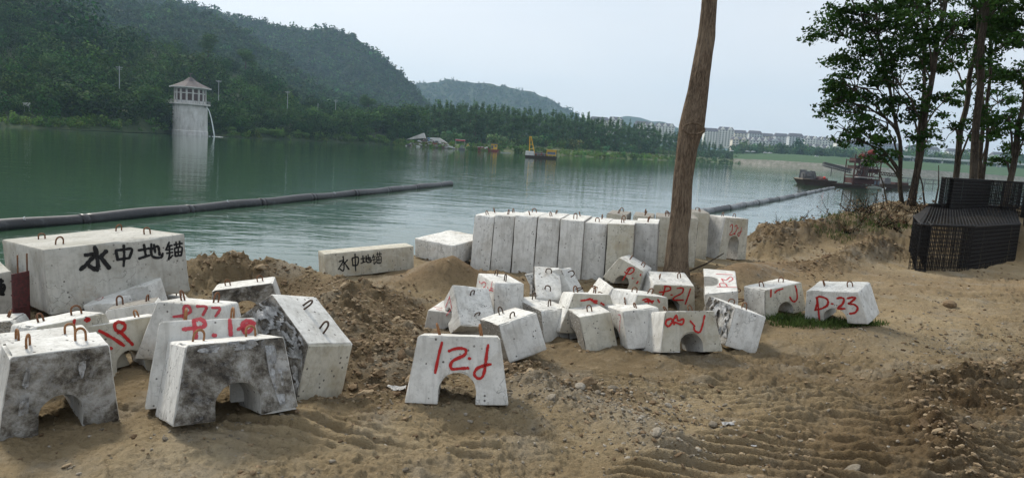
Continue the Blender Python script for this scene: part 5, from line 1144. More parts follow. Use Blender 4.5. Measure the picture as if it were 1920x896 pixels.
POPL = tree_lib(6, 'poplar', 400); RND = tree_lib(6, 'round', 450)
BSH = []
for c_, t_ in RND[:4]: c2 = c_.copy(); c2.materials.clear(); c2.materials.append(M_BUSH); BSH.append((c2, t_))
rs = random.Random(8); bp = np.array([(c[0], *c[1][2]) for c in bank_cols]); tops = np.array([(790, 196), (850, 190), (900, 196), (950, 204), (1000, 206), (1050, 213), (1100, 216), (1150, 224), (1200, 233), (1250, 242), (1300, 249), (1340, 268), (1380, 284), (1400, 290)])
GPOP = 'row of tall thin poplars along the far shore'; k = 0
for row in range(3):
    px = 792 + row * 4
    while px < 1392:
        py = np.interp(px, bp[:, 0], bp[:, 1]); d = np.interp(px, bp[:, 0], bp[:, 2]) * K * (1 + .05 * row) + rs.uniform(-6, 6); q = atd(px, py - row * .6, d)
        top = atd(px, np.interp(px, tops[:, 0], tops[:, 1]) + rs.uniform(-7, 8), d); h = top[2] - q[2]
        plant(POPL, k, q, (h / 21.5 * rs.uniform(.95, 1.35), h / 21.5 * 1.2, h / 21.5), rs.uniform(0, 6.28), 'tall thin poplar with bare lower trunk in the long row on the far shore', GPOP, 'poplar_tree'); k += 1
        px += rs.uniform(9, 15) * (1 if row else .95)
# leafy trees along the left shore
GS = 'leafy trees along the left shore'
for i, (px, py, d, h, lab) in enumerate([(30, 222, 176, 44, 'leafy tree at the far left of the shore below the wooded slope'), (85, 224, 180, 66, 'bushy olive tree on the left shore beside the small white sign'), (150, 226, 186, 76, 'wide olive green tree on the left shore right of the white sign'), (205, 222, 196, 64, 'round tree left of the concrete pole on the left shore'), (280, 226, 206, 66, 'round bright tree just left of the water tower'), (315, 235, 212, 34, 'low tree beside the footbridge of the water tower'), (-40, 220, 172, 70, 'leafy tree beyond the left frame edge'),
    (425, 246, 240, 52, 'dark tree just right of the water tower'), (465, 248, 246, 48, 'second dark tree right of the water tower'), (505, 250, 254, 44, 'round tree below the middle concrete pole'), (545, 252, 262, 50, 'tree right of the middle concrete pole'), (590, 255, 272, 56, 'dark tree at the middle of the left shore'), (630, 257, 282, 52, 'tree below the right concrete pole'), (668, 260, 292, 60, 'tall leafy tree left of the rounded one'), (705, 262, 302, 74, 'large rounded tree toward the end of the left shore'), (745, 265, 306, 62, 'leafy tree above the junk covered landing'), (775, 266, 312, 70, 'tree where the left shore meets the poplars'), (100, 150, 215, 50, 'light topped tree standing out high on the slope at left'), (390, 105, 330, 42, 'reddish tree on the ridge above the water tower'), (460, 130, 340, 40, 'tree on the falling ridge right of the water tower'), (690, 210, 372, 36, 'pale yellow tree on the low ridge')]):
    q = atd(px, py, d * K); t = atd(px, py - h, d * K); s = (t[2] - q[2]) / 8.3; r = plant(RND, i, q, (s * 1.15, s * 1.1, s), rs.uniform(0, 6.28), lab, GS, 'leafy_tree')
# low bright thickets on the shore between tower and landing
GSH = 'bright shrubs at the water edge right of the tower'
for i in range(34):
    px = 410 + i * 9.6 + rs.uniform(-4, 4); c = near_cols; py = np.interp(px, [a[0] for a in c], [a[1][0][0] for a in c]); d = np.interp(px, [a[0] for a in c], [a[1][0][1] for a in c]) * K + rs.uniform(4, 18); q = atz(px, py, WZ); q = atd(px, py, d); q[2] = WZ + .3
    plant(BSH, i, q, (.85, .85, rs.uniform(.42, .62)), rs.uniform(0, 6.28), 'bright green shrub at the water edge between the tower and the landing', GSH, 'shore_shrub', 'shrub')
# trees on the skyline at top left
for i, (px, py) in enumerate([(392, 24), (402, 26), (412, 27), (428, 30), (440, 33)]):
    q = atd(px, py + 6, 985 * K); plant(RND, i, q, 1.6, i, ('leftmost', 'second', 'third', 'fourth', 'rightmost')[i] + ' of the five small trees breaking the skyline of the big hill', 'small trees on the skyline of the big hill', 'skyline_tree')

# ------------------------------------------------------------------ water intake tower
M_TOW = mat('tower_concrete', (.50, .49, .46), .85, .2); g = N(M_TOW); co = g.coord((1, 1, .25)); g.col(g.mix(g.math('MULTIPLY', g.ramp(g.noise(co, .8, 6, .7), [(.45, 0.), (.65, 1.)]), .5), g.ramp(g.noise(g.coord(), .5, 5), [(.3, (.52, .50, .47)), (.7, (.68, .67, .65))]), (.27, .255, .23)))
M_ROOF = mat('grey_tile_roof', (.10, .085, .085), .8, .2); g = N(M_ROOF); g.col(g.ramp(g.noise(g.coord((1, 1, 3)), 3, 4), [(.3, (.07, .06, .062)), (.7, (.15, .125, .12))]))
M_SHUT = mat('dark_red_window', (.07, .035, .03), .4, .5); M_WHITE = mat('white_render', (.62, .62, .60), .8, .2); M_RAIL = mat('grey_rail', (.3, .3, .3), .6)
TD = 210 * K; q = atd(356.5, 253, TD); q[2] = WZ; pxm = TD / F; Rt = 30.5 * pxm * .98
zt = lambda py: atd(356.5, py, TD)[2]
tw_ = empty('intake_tower', q, 'round white concrete water tower with tiled conical roof standing at the left shore', 'tower')
Z0 = lambda py: zt(py) - WZ
MB().lathe([(Rt * 1.03, -2), (Rt * 1.03, 1.6), (Rt, 1.9), (Rt * .99, Z0(197))], k=40).obj('shaft', M_TOW, tw_)
MB().lathe([(Rt * .9, Z0(197)), (Rt * 1.16, Z0(197)), (Rt * 1.16, Z0(194.5)), (Rt * .9, Z0(194.5))], k=40).obj('balcony', M_TOW, tw_)
rl = MB(); rl.lathe([(Rt * 1.13, Z0(189.5)), (Rt * 1.13, Z0(189)), (Rt * 1.15, Z0(189)), (Rt * 1.15, Z0(189.5)), (Rt * 1.13, Z0(189.5))], k=40)
for i in range(28): a = i * 2 * math.pi / 28; rl.box((math.cos(a) * Rt * 1.14, math.sin(a) * Rt * 1.14, (Z0(189) + Z0(194.5)) / 2), (.12, .12, Z0(189) - Z0(194.5)), a)
rl.obj('railing', M_RAIL, tw_)
NS = 8; ph = math.radians(11); Rb = Rt * .93; zb_, ztp = Z0(194.5), Z0(166)
MB().lathe([(Rb * .93, zb_), (Rb * .93, ztp), (0, ztp)], k=NS * 2, ph=ph).obj('upper_wall', M_SHUT, tw_)
fm = MB(); nwin = 16
for i in range(nwin):
    a = ph + i * 2 * math.pi / nwin; fm.box((math.cos(a) * Rb * .96, math.sin(a) * Rb * .96, (zb_ + ztp) / 2), (.45, .62, ztp - zb_), a)
for z, hh in ((zb_ + .5, 1.0), (zb_ + (ztp - zb_) * .66, .35), (ztp - .2, .5)): fm.lathe([(Rb * .9, z - hh / 2), (Rb * .975, z - hh / 2), (Rb * .975, z + hh / 2), (Rb * .9, z + hh / 2)], k=nwin * 2, ph=ph)
fm.obj('window_frame', M_TOW, tw_)
for i in range(nwin):
    a = ph + (i + .5) * 2 * math.pi / nwin; o = MB().box((0, 0, 0), (.1, 1.1, (ztp - zb_) * .38)).obj('window', M_SHUT, tw_); o.location = (math.cos(a) * Rb * .945, math.sin(a) * Rb * .945, zb_ + (ztp - zb_) * .42); o.rotation_euler = (0, 0, a)
rf = MB(); Re = 36.5 * pxm; ze, za_ = Z0(164.5), Z0(146)
rf.lathe([(Re, ze - .35), (Re, ze), (Re * .66, ze + (za_ - ze) * .30), (Re * .33, ze + (za_ - ze) * .62), (Re * .10, za_), (.0, za_ + .2)], k=8, ph=ph); rf.lathe([(Rb * .9, ze - .2), (Re, ze - .35)], k=8, ph=ph); rfo = rf.obj('roof', M_ROOF, tw_)
MB().lathe([(Re * 1.004, ze - .38), (Re * 1.012, ze - .36), (Re * 1.012, ze + .06), (Re * 1.0, ze + .07)], k=8, ph=ph).obj('eave', M_TOW, rfo)
fi = MB(); fi.tube([(0, 0, za_), (0, 0, za_ + 1.6)], [.25, .10], 8); fi.tube([(-.9, 0, za_ + 2.0), (-.5, 0, za_ + 1.5), (0, 0, za_ + 1.55), (.6, 0, za_ + 1.5), (.9, 0, za_ + 1.9)], [.1, .16, .22, .16, .1], 6); fi.obj('finial', M_ROOF, rfo)
ft_ = MB(); a0 = np.array([-Rt * 1.0, .5, Z0(196)]); a1 = a0 + np.array([-9.5, 3, 0.4]); ft_.tube([a0, a1], .0 + .12, 4)
for k_ in range(2): ft_.box(((a0 + a1) / 2 + [0, 0, .0 + k_ * .9]).tolist(), (10, .9 if not k_ else .06, .25 if not k_ else .08), -.3)
for k_ in range(8): p = a0 + (a1 - a0) * k_ / 7; ft_.box((p[0], p[1] - .4, p[2] + .45), (.08, .08, .9))
ft_.obj('footbridge', M_TOW, tw_)
pipe_ = MB().tube([(Rt * .8, -1.0, Z0(199)), (Rt * 1.08, -1.2, Z0(199.5))], .28, 10).obj('outlet_pipe', M_RAIL, tw_)
M_JET = mat('falling_water', (.75, .8, .8), .3, .5); jt = MB(); P = []; z_top = Z0(200)
for i in range(14): t = i / 13; P.append((Rt * 1.08 + 3.4 * t, -1.2 - .2 * t, z_top * (1 - t ** 1.9) + .05))
jt.tube(P, np.linspace(.10, .26, 14), 8); j_ = jt.obj('water_jet', M_JET, smooth=True); j_.location = q; tag(j_, 'thin white stream of water falling from the tower into the river', 'water jet')
sp = MB(); rs_ = random.Random(5)
for i in range(26): a = rs_.uniform(0, 6.28); r_ = rs_.uniform(.2, 2.2); sp.add(IV * [rs_.uniform(.15, .5), .2, .09] + [Rt * 1.08 + 3.6 + r_ * math.cos(a) * 1.4, -1.3 + r_ * math.sin(a), .03], None, IF)
s_o = sp.obj('splash', M_JET); s_o.location = q; tag(s_o, 'white foam where the stream from the tower hits the river', 'foam')

# concrete utility poles on the left shore, white sign, stake in the water
M_POLE = mat('pale_pole', (.33, .35, .35), .8)
def pole(px, py, top, d, label, cross=True):
    q = atd(px, py, d * K); h = atd(px, top, d * K)[2] - q[2]; r = empty('utility_pole', q, label, 'utility pole', 'concrete utility poles above the left shore')
    MB().tube([(0, 0, -4), (0, 0, h)], [.2, .13], 8).obj('pole', M_POLE, r)
    if cross: MB().box((0, 0, h * .94), (2.6, .2, .22)).box((0, 0, h * .86), (1.9, .2, .2)).obj('cross_arm', M_POLE, r)
pole(224, 168, 124, 200, 'tall concrete pole with cross arms among the trees left of the tower'); pole(410, 172, 151, 235, 'short pole just right of the tower roof'); pole(539, 196, 171, 262, 'concrete pole at the middle of the left shore')
pole(596, 206, 194, 275, 'small pole between the middle and the right concrete poles', False); pole(629, 210, 187, 300, 'concrete pole above the round trees toward the landing'); pole(724, 240, 229, 330, 'short pale post above the shrubs left of the landing', False)
q = atd(52, 196, 176 * K); sgn = empty('sign_board', q, 'small white sign board standing in the bushes at far left', 'sign'); MB().box((0, -.6, 0), (2.5, .08, 1.2)).obj('panel', M_WHITE, sgn); MB().box((-.8, -.5, -1.6), (.12, .1, 2.4)).box((.8, -.5, -1.6), (.12, .1, 2.4)).obj('post', M_POLE, sgn)
q = atz(462, 258, WZ); o = MB().tube([(0, 0, -1), (0, 0, 2.7)], .22, 8).obj('stake', M_POLE); o.location = q; tag(o, 'white stake standing in shallow water right of the tower', 'stake')
# a gable showing through the trees high at left
q = atd(141, 52, 330 * K); hs_ = empty('hill_house', q, 'house with pale gable half hidden in the trees at upper left', 'house'); hm = MB(); hm.box((0, 0, 0), (6, 5, 4)); hm.add([(-3, -2.5, 2), (3, -2.5, 2), (0, -2.5, 4), (-3, 2.5, 2), (3, 2.5, 2), (0, 2.5, 4)], None, [[0, 1, 2], [3, 5, 4]]); hm.obj('wall', M_WHITE, hs_)
MB().add([(-3.5, -3, 1.75), (0, -3, 4.15), (0, 3, 4.15), (-3.5, 3, 1.75), (3.5, -3, 1.75), (3.5, 3, 1.75)], [[0, 1, 2, 3], [4, 5, 2, 1]]).obj('roof', M_ROOF, hs_)

# ------------------------------------------------------------------ apartments on the far right shore
M_APT = [mat('apartment_wall', c, .85, .2) for c in ((.82, .81, .78), (.76, .70, .60), (.60, .62, .64), (.38, .42, .47))]
M_WIN = mat('apartment_window', (.10, .12, .15), .25, .6); M_AROOF = mat('apartment_roof', (.13, .13, .15), .85)
win_me = MB().box((0, 0, 0), (2.0, .16, 1.5)).me('window', M_WIN)
GAP = 'terraced apartment blocks above the far right shore'
def apt(x0, x1, yt, yb, d, label, wm=0, gable=False, storeys=None, step=0):
    d *= K; a = atd(x0, yb, d); b = atd(x1, yb, d); zt_ = atd((x0 + x1) / 2, yt, d)[2]; w = b[0] - a[0]; zb_ = min(a[2], b[2]) - 6; h = zt_ - zb_
    r = empty('apartment_block', ((a[0] + b[0]) / 2, d, zb_), label, 'apartment block', GAP); dp = 11
    n = storeys or max(2, int(round((h - 2) / 3.1))); rh = min(5., h * .2); hw = h - rh
    wl = MB(); wl.box((0, dp / 2, hw / 2), (w, dp, hw)); ng = max(1, int(w / 9))
    if gable:
        for k in range(ng): xc = -w / 2 + w * (k + .5) / ng; g_ = w / ng * .42; wl.add([(xc - g_, -.15, hw - .4), (xc + g_, -.15, hw - .4), (xc, -.15, hw + rh), (xc - g_, 1.2, hw - .4), (xc + g_, 1.2, hw - .4), (xc, 1.2, hw + rh)], [[0, 3, 5, 2], [1, 2, 5, 4]], [[0, 1, 2], [3, 5, 4]])
    wl.obj('wall', M_APT[wm], r)
    rb = MB(); ov = .7
    rb.add([(-w / 2 - ov, -ov, hw), (w / 2 + ov, -ov, hw), (w / 2 + ov, dp + ov, hw), (-w / 2 - ov, dp + ov, hw), (-w / 2 + 1.5, dp / 2, hw + rh), (w / 2 - 1.5, dp / 2, hw + rh)], [[0, 1, 5, 4], [2, 3, 4, 5]], [[1, 2, 5], [3, 0, 4]]); rb.obj('roof', M_AROOF, r)
    bl = MB(); nb = 0
    for s_ in range(n):
        z = hw - (s_ + 1) * 3.1 + .1
        if z < hw * .05: break
        bl.box((0, -.6, z), (w * .94, 1.2, .22)); bl.box((0, -1.15, z + .5), (w * .94, .1, .75)); nb += 1
        m_ = max(2, int(w / 4.2))
        for k in range(m_):
            o = link('window', win_me, r); o.location = (-w / 2 + w * (k + .5) / m_, -.04, z + 1.75)
    bl.obj('balcony', M_APT[wm if wm != 1 else 0], r)
    cp = MB()
    for k in (0, ng): cp.box((-w / 2 + w * k / ng, -.75, hw * .5), (.4, 1.3, hw * .96))
    cp.obj('pier', M_APT[wm], r)
    return r
for a in [(1106, 1140, 219, 245, 800, 'apartment block roof just showing over the poplars, left of the others', 1), (1141, 1166, 219, 245, 810, 'second apartment roof over the poplars with a pale gable', 0, True), (1190, 1216, 227, 250, 820, 'grey roofed block over the poplars behind the big one', 2), (1199, 1226, 229, 255, 790, 'pale gabled block over the poplars', 0, True), (1228, 1263, 231, 258, 790, 'white gabled block over the poplars nearest the leaning trunk', 0, True),
          (1319, 1345, 240, 268, 800, 'first apartment block right of the leaning trunk', 0), (1346, 1374, 238, 270, 800, 'tall white gabled block right of the leaning trunk', 0, True), (1375, 1399, 244, 272, 810, 'apartment block with grey roof third from the trunk', 1), (1402, 1427, 245, 276, 830, 'dark roofed block behind the gabled houses', 2), (1372, 1402, 257, 276, 740, 'low terrace in front with grey pitched roofs', 1, True), (1404, 1440, 258, 280, 740, 'front white block with three gables', 0, True), (1441, 1464, 259, 281, 740, 'front grey block with pitched roof beside the gables', 2, True),
          (1428, 1450, 250, 275, 830, 'cream block with stepped roof', 1), (1451, 1476, 250, 282, 820, 'wide balconied grey block left of the tallest one', 2), (1477, 1504, 250, 284, 800, 'tallest grey blue block with long balconies', 2), (1506, 1532, 255, 286, 830, 'white dormered block left of a twin', 0, True), (1533, 1567, 257, 290, 830, 'white dormered block with a row of roof gables', 0, True), (1504, 1558, 271, 291, 750, 'low front block with curved gables below the dormered ones', 0, True),
          (1566, 1590, 262, 290, 770, 'white block with tan end wall seen beside the dark leaves', 0), (1591, 1636, 265, 292, 840, 'blue grey block behind the leaves', 3), (1637, 1690, 268, 296, 860, 'blue grey block seen between trunks', 3), (1700, 1760, 274, 300, 860, 'pale block seen through the leaves at right', 2), (1775, 1840, 280, 306, 860, 'pale block seen between the thick trunks', 0), (1860, 1915, 286, 312, 860, 'block at the right edge behind leaves', 2)]:
    apt(*a[:6], wm=a[6], gable=len(a) > 7)
# road bridge glimpsed through the trees
a = atd(1640, 291, 640 * K); b = atd(2020, 314, 640 * K); br = empty('road_bridge', a, 'long pale road bridge crossing behind the dark trees', 'bridge'); L = b[0] - a[0]
MB().box((L / 2, 0, 0), (L, 9, 1.3)).obj('deck', M_WHITE, br); MB().box((L / 2, -4.4, 1.2), (L, .15, .9)).obj('parapet', M_WHITE, br)
for k in range(7): o = MB().box((0, 0, -6), (2, 6, 11)).obj('pier', M_TOW, br); o.location = (L * (k + .3) / 7, 0, -1)
# parked cars on the embankment road
car_b = MB().box((0, 0, .55), (4.4, 1.8, .7)).box((-.1, 0, 1.15), (2.4, 1.6, .55), taper=.8).me('body', mat('white_car_paint', (.7, .7, .72), .3, .5)); whl = MB().tube([(0, -.9, 0), (0, .9, 0)], .33, 10).me('wheel', M_PIPE)
cgl = MB().box((-.1, 0, 1.14), (2.1, 1.64, .36), taper=.86).me('window', M_WIN)
for i, (px, py) in enumerate([(1402, 285), (1412, 285.5), (1435, 287.5), (1444, 288), (1531, 294.5), (1372, 284)]):
    q = atd(px, py, 590 * K); r = empty('parked_car', q, ('second white car from the left above the green embankment', 'third white car from the left above the green embankment', 'fourth white car above the green embankment', 'fifth white car above the green embankment', 'white car farthest right above the green embankment', 'leftmost white car above the green embankment')[i], 'car', 'cars parked above the green embankment'); link('body', car_b, r); link('window', cgl, r)
    for x in (-1.3, 1.3): o = link('wheel', whl, r); o.location = (x, 0, .33)

# ------------------------------------------------------------------ the junk covered landing, barges
M_YEL = mat('yellow_paint', (.62, .36, .03), .6, .3); M_REDP = mat('faded_red_paint', (.22, .045, .035), .75, .2); M_HULL = rust('rusty_hull', (.035, .028, .026), (.10, .06, .045)); M_GRN = mat('grey_green_paint', (.17, .2, .17), .7); M_STEEL = mat('dull_steel', (.12, .12, .125), .6, .4); M_DRED = rust('rust_red_steel', (.045, .022, .02), (.12, .055, .048))
q0 = atz(757, 273, WZ); q1 = atz(930, 284, WZ)
def plat(name, pix, zs, m):
    V = [np.array([*atz(x, y, WZ)[:2], z + WZ]) for (x, y), z in zip(pix, zs)]
    n = len(V); b = [v - [0, 0, 3] for v in V]; return link(name, mesh(name, V + b, [np.array([[0, 1, 2, 3]]), np.array([[i, n + i, n + (i + 1) % n, (i + 1) % n] for i in range(n)])], m))
ap = plat('landing_apron', [(756, 273.5), (870, 281), (855, 277), (765, 269)], [.3, .3, 2.2, 2.4], M_STONEB); tag(ap, kind='structure')
DL = 292 * K
def onl(px, py, d=DL): return atd(px, py, d)
rp = MB(); A = onl(790, 263); B = onl(797, 248); C_ = onl(838, 271); rp.add([onl(761, 262), onl(794, 249.5), onl(797, 259), onl(761, 262) + [0, 5, 0], onl(794, 249.5) + [0, 5, 0], onl(797, 259) + [0, 5, 0]], [[0, 3, 4, 1], [1, 4, 5, 2], [0, 2, 5, 3]], [[0, 1, 2], [3, 5, 4]]).obj
o = rp.obj('conveyor_ramp', M_TOW); tag(o, 'pale sloping slab rising to the left on the junk covered landing', 'ramp')
rp = MB().add([onl(816, 259), onl(824, 259), onl(838, 268.5), onl(822, 266), onl(816, 259) + [0, 4, 0], onl(824, 259) + [0, 4, 0], onl(838, 268.5) + [0, 4, 0], onl(822, 266) + [0, 4, 0]], [[0, 1, 2, 3], [7, 6, 5, 4], [0, 4, 5, 1], [1, 5, 6, 2], [3, 2, 6, 7], [0, 3, 7, 4]]); o = rp.obj('slipway_slab', M_TOW); tag(o, 'pale slab sloping down to the right on the landing', 'ramp')
rs = random.Random(21); jm = [M_WHITE, M_REDP, M_STEEL, M_DRED, M_STONEB, M_YEL]
jk = MB()
for i in range(330):
    px = rs.uniform(756, 856); py = 277 - rs.uniform(0, 20) * max(.15, 1 - abs(px - 803) / 60) + (px - 758) * .04; p = onl(px, py, DL + rs.uniform(-9, 3)); s = rs.uniform(.25, .9)
    jk.box(p, (s * rs.uniform(1, 3.2), s, s * rs.uniform(.3, 1.)), rs.uniform(0, 3), m=rs.choice([0, 0, 0, 1, 2, 2, 3, 4, 4]))
o = jk.obj('heaped_junk', None, mats=jm); tag(o, kind='stuff')
tk = empty('white_truck', onl(812, 266.5, DL - 4), 'small blue and white truck parked on the landing', 'truck'); MB().box((1, 0, 1.6), (5.0, 2, 1.7)).obj('cargo_box', M_WHITE, tk); MB().box((-2.6, 0, 1.3), (1.8, 1.9, 1.7), taper=.85).obj('cab', mat('pale_blue_paint', (.25, .38, .55), .5), tk)
for x in (-2.4, 2.4): o = link('wheel', whl, tk); o.location = (x, 0, .35); o.scale = (1.2, 1, 1.2)
sh = empty('red_banner', onl(863, 265, DL - 2), 'red and white banner on posts right of the landing', 'banner'); MB().box((0, 0, .55), (5.6, .1, .9)).obj('cloth', mat('banner_red', (.45, .07, .08), .8), sh); MB().box((0, -.06, .95), (5.6, .06, .2)).obj('stripe', M_WHITE, sh); MB().box((-2.5, 0, -1.2), (.15, .15, 3.4)).box((2.5, 0, -1.2), (.15, .15, 3.4)).obj('post', M_POLE, sh)

def hull(L, W, H, m, name, parent, rake=.8):
    P = [(-L / 2, -W / 2 * .8), (L / 2, -W / 2 * .8), (L / 2, W / 2 * .8), (-L / 2, W / 2 * .8)]
    mb = MB(); V = []
    for (x, y), (sx, sy) in zip(P, ((-1, -1), (1, -1), (1, 1), (-1, 1))): V.append((x - sx * rake, y, -.8))
    for (x, y), (sx, sy) in zip(P, ((-1, -1), (1, -1), (1, 1), (-1, 1))): V.append((x, y * 1.25, H))
    mb.add(V, [[0, 1, 5, 4], [1, 2, 6, 5], [2, 3, 7, 6], [3, 0, 4, 7], [4, 5, 6, 7]]); mb.box((0, -W / 2, H + .05), (L * 1.0, .14, .18)).box((0, W / 2, H + .05), (L, .14, .18))
    return mb.obj(name, m, parent)
# red barge
q = atz(906, 283, WZ); s = q[1] / F
rb_ = empty('red_barge', q, 'low red barge with a yellow cabin at its right end moored beside the landing', 'barge', rz=-.06); hull(60 * s, 5, 1.0, M_REDP, 'hull', rb_)
MB().box((20 * s, 0, 2.6), (11 * s, 3.4, 3.2)).obj('cabin', M_YEL, rb_); MB().box((20 * s, 0, 4.35), (14 * s, 4.4, .25)).obj('cabin_roof', M_STEEL, rb_); MB().box((17 * s, -1.75, 2.4), (1.2, .08, 1.9)).obj('door', M_STEEL, rb_); MB().box((23 * s, -1.75, 3.0), (1.1, .08, .9)).obj('window', M_WIN, rb_)
cgm = MB(); rs = random.Random(4)
for i in range(70): cgm.box((rs.uniform(-26, 10) * s, rs.uniform(-1.6, 1.2), 1.2 + rs.uniform(0, 1)), (rs.uniform(.4, 1.3), .5, rs.uniform(.2, .8)), rs.uniform(0, 3), m=rs.choice([0, 0, 1, 3, 4]))
cgm.obj('deck_gear', None, rb_, mats=jm)
MB().tube([(-32 * s, 0, 1), (-29 * s, 0, 3.4), (-26 * s, 0, 1.4)], .22, 6).obj('derrick', M_YEL, rb_)
q = atz(866, 281, WZ); wb_ = empty('work_boat', q, 'small dark green boat between the landing and the red barge', 'boat'); hull(12 * s, 3, .8, M_STEEL, 'hull', wb_, .5); MB().box((0, 0, 1.7), (6 * s, 2, 1.6), taper=.8).obj('cabin', M_GRN, wb_)
q = atz(948, 287, WZ); o_ = empty('pontoon', q, 'thin pale floating frame right of the red barge', 'pontoon'); MB().box((0, 0, .2), (17 * s, .5, .3)).box((0, 0, .9), (12 * s, .08, .1)).box((-4, 0, .5), (.1, .1, 1)).box((4, 0, .5), (.1, .1, 1)).obj('frame', M_POLE, o_)
# yellow crane barge
q = atz(1014, 297, WZ); s = q[1] / F
yb = empty('crane_barge', q, 'crane barge with a tall yellow A frame and yellow engine house on the open river', 'barge', rz=-.05); hull(60 * s, 4.6, .75, M_HULL, 'hull', yb)
MB().box((-21 * s, 0, 1.6), (17 * s, 3.6, 1.8), taper=.9).obj('winch_house', M_WHITE, yb)
af = MB()
for y in (-1.2, 1.2): af.tube([(-22 * s, y, 2.4), (-23 * s, y * .35, 38 * s)], .2, 6); af.tube([(-12 * s, y, 1.6), (-20.5 * s, y * .35, 38 * s)], .18, 6)
for k in range(4): z = (8 + 8 * k) * s; t = z / (38 * s); af.tube([((-22 - t) * s, -.8, z), ((-12 - 8.5 * t) * s, -.8, z)], .1, 5)
af.box((-21.5 * s, 0, 38 * s), (4.5 * s, 1.2, .5)); af.obj('a_frame', M_YEL, yb)
MB().box((19 * s, 0, 2.3), (18 * s, 3.2, 2.2)).obj('engine_house', M_YEL, yb); MB().box((19 * s, 0, 3.55), (20 * s, 3.8, .2)).obj('engine_house_roof', mat('pale_yellow_roof', (.65, .5, .2), .6), yb)
for x in (14, 19, 24): MB().box((x * s, -1.65, 2.2), (1.1, .08, 1.0)).obj('window', M_WIN, yb)
eg = MB(); rs = random.Random(9)
for i in range(22): eg.box((rs.uniform(-10, 9) * s, rs.uniform(-1.5, 1.5), 1.1 + rs.uniform(0, .9)), (rs.uniform(.4, 1.4), .6, rs.uniform(.3, 1.1)), rs.uniform(0, 3), m=rs.choice([2, 2, 1]))
eg.tube([(-10 * s, -1, 1), (-2 * s, -1, 3.2), (6 * s, -1, 1.6)], .1, 5, m=2); eg.obj('deck_gear', None, yb, mats=jm)
rr2 = MB()
for x in range(-28, 29, 7): rr2.tube([(x * s, -2.2, .8), (x * s, -2.2, 1.8)], .05, 4)
rr2.tube([(-28 * s, -2.2, 1.8), (28 * s, -2.2, 1.8)], .05, 4); rr2.obj('railing', M_POLE, yb)

# ------------------------------------------------------------------ big rusty bucket dredger and its barge
def truss(mb, a, b, w, n, r=.06, m=0):
    a = np.array(a, float); b = np.array(b, float); d = (b - a) / np.linalg.norm(b - a); up = np.array([0, 0, 1.]); sd_ = np.cross(d, up); sd_ /= np.linalg.norm(sd_); up = np.cross(sd_, d)
    C4 = [up * w / 2 + sd_ * w / 2, up * w / 2 - sd_ * w / 2, -up * w / 2 - sd_ * w / 2, -up * w / 2 + sd_ * w / 2]
    for c in C4: mb.tube([a + c, b + c], r, 5, m)
    for i in range(n):
        p = a + (b - a) * i / n; q = a + (b - a) * (i + 1) / n
        for k in range(4): mb.tube([p + C4[k], q + C4[(k + 1) % 4]], r * .6, 4, m); mb.tube([p + C4[k], p + C4[(k + 1) % 4]], r * .6, 4, m)
q = atz(1527, 347, WZ); s = q[1] / F
bg_ = empty('cargo_barge', q, 'blunt rusty cargo barge with heaped gear and a red light, left of the dredger', 'barge', rz=-.05)
hull(62 * s, 6.2, 9.5 * s, M_HULL, 'hull', bg_, 1.4); MB().box((-24 * s, 0, 10.4 * s), (14 * s, 5.6, 1.6 * s)).obj('foredeck', mat('worn_tan_deck', (.26, .21, .16), .8), bg_)
en = MB(); rs = random.Random(31)
for i in range(26): en.box(((-14 + rs.gauss(0, 4.5)) * s, rs.uniform(-1.5, 1.5), (13 + rs.uniform(0, 9)) * s), (rs.uniform(.5, 1.6), 1, rs.uniform(.4, 1.4)), rs.uniform(0, 3))
en.tube([(-10 * s, 0, 14 * s), (-9 * s, 0, 26 * s)], .12, 6).tube([(-1 * s, 0, 10 * s), (0, 0, 20 * s)], .1, 6); en.obj('engine', M_STEEL, bg_)
lp = MB(); lp.add(IV2 * [13 * s, 2.4, 7 * s] * (1 + .1 * fbm(IV2 * 2, 2, 4))[:, None] + [10 * s, 0, 10 * s], None, IF2); lp.obj('covered_load', M_DRED, bg_)
MB().add(IV2 * .28 + [10 * s, -2.2, 15 * s], None, IF2).obj('red_lamp', mat('red_plastic', (.7, .06, .04), .4), bg_)
q = atz(1604, 352, WZ); s = q[1] / F
dr = empty('bucket_dredger', q, 'tall rusty red bucket dredger with lattice tower and conveyor arm moored off the right bank', 'dredger', rz=-.03)
hull(112 * s, 7, 5 * s, M_HULL, 'hull', dr, 1.); 
dk = MB().box((10 * s, 0, 13 * s), (46 * s, 5.2, 10 * s)).obj('deck_house', M_DRED, dr); MB().box((2 * s, -3.0, 20.4 * s), (30 * s, 2.2, .18)).obj('awning', mat('pale_awning', (.36, .33, .32), .7), dr)
for x in (24, 30): MB().box((x * s, -2.85, 12 * s), (3.2 * s, .12, 7 * s)).obj('window', M_WIN, dr)
tb = MB()
for x in (-14, 2, 18, 32):
    for y in (-2.4, 2.4): tb.tube([(x * s, y, 4 * s), (x * s, y, (62 if x in (2, 18) else 52) * s)], .13, 5)
for z in (22, 36, 50): 
    for y in (-2.4, 2.4): tb.tube([(-14 * s, y, z * s), (32 * s, y, z * s)], .11, 5)
    for x in (-14, 2, 18, 32): tb.tube([(x * s, -2.4, z * s), (x * s, 2.4, z * s)], .1, 5)
for (x, x2) in ((-14, 2), (18, 32), (2, -14)):
    for z in (22, 36): tb.tube([(x * s, -2.4, z * s), (x2 * s, -2.4, (z + 14) * s)], .08, 4)
tb.obj('tower_frame', M_DRED, dr)
MB().box((-7 * s, 0, 50 * s), (10 * s, 3, 9 * s)).obj('left_hopper', M_DRED, dr); MB().box((-8 * s, 0, 38 * s), (9 * s, 3, 6 * s), taper=1.25).obj('left_hopper_base', M_HULL, dr)
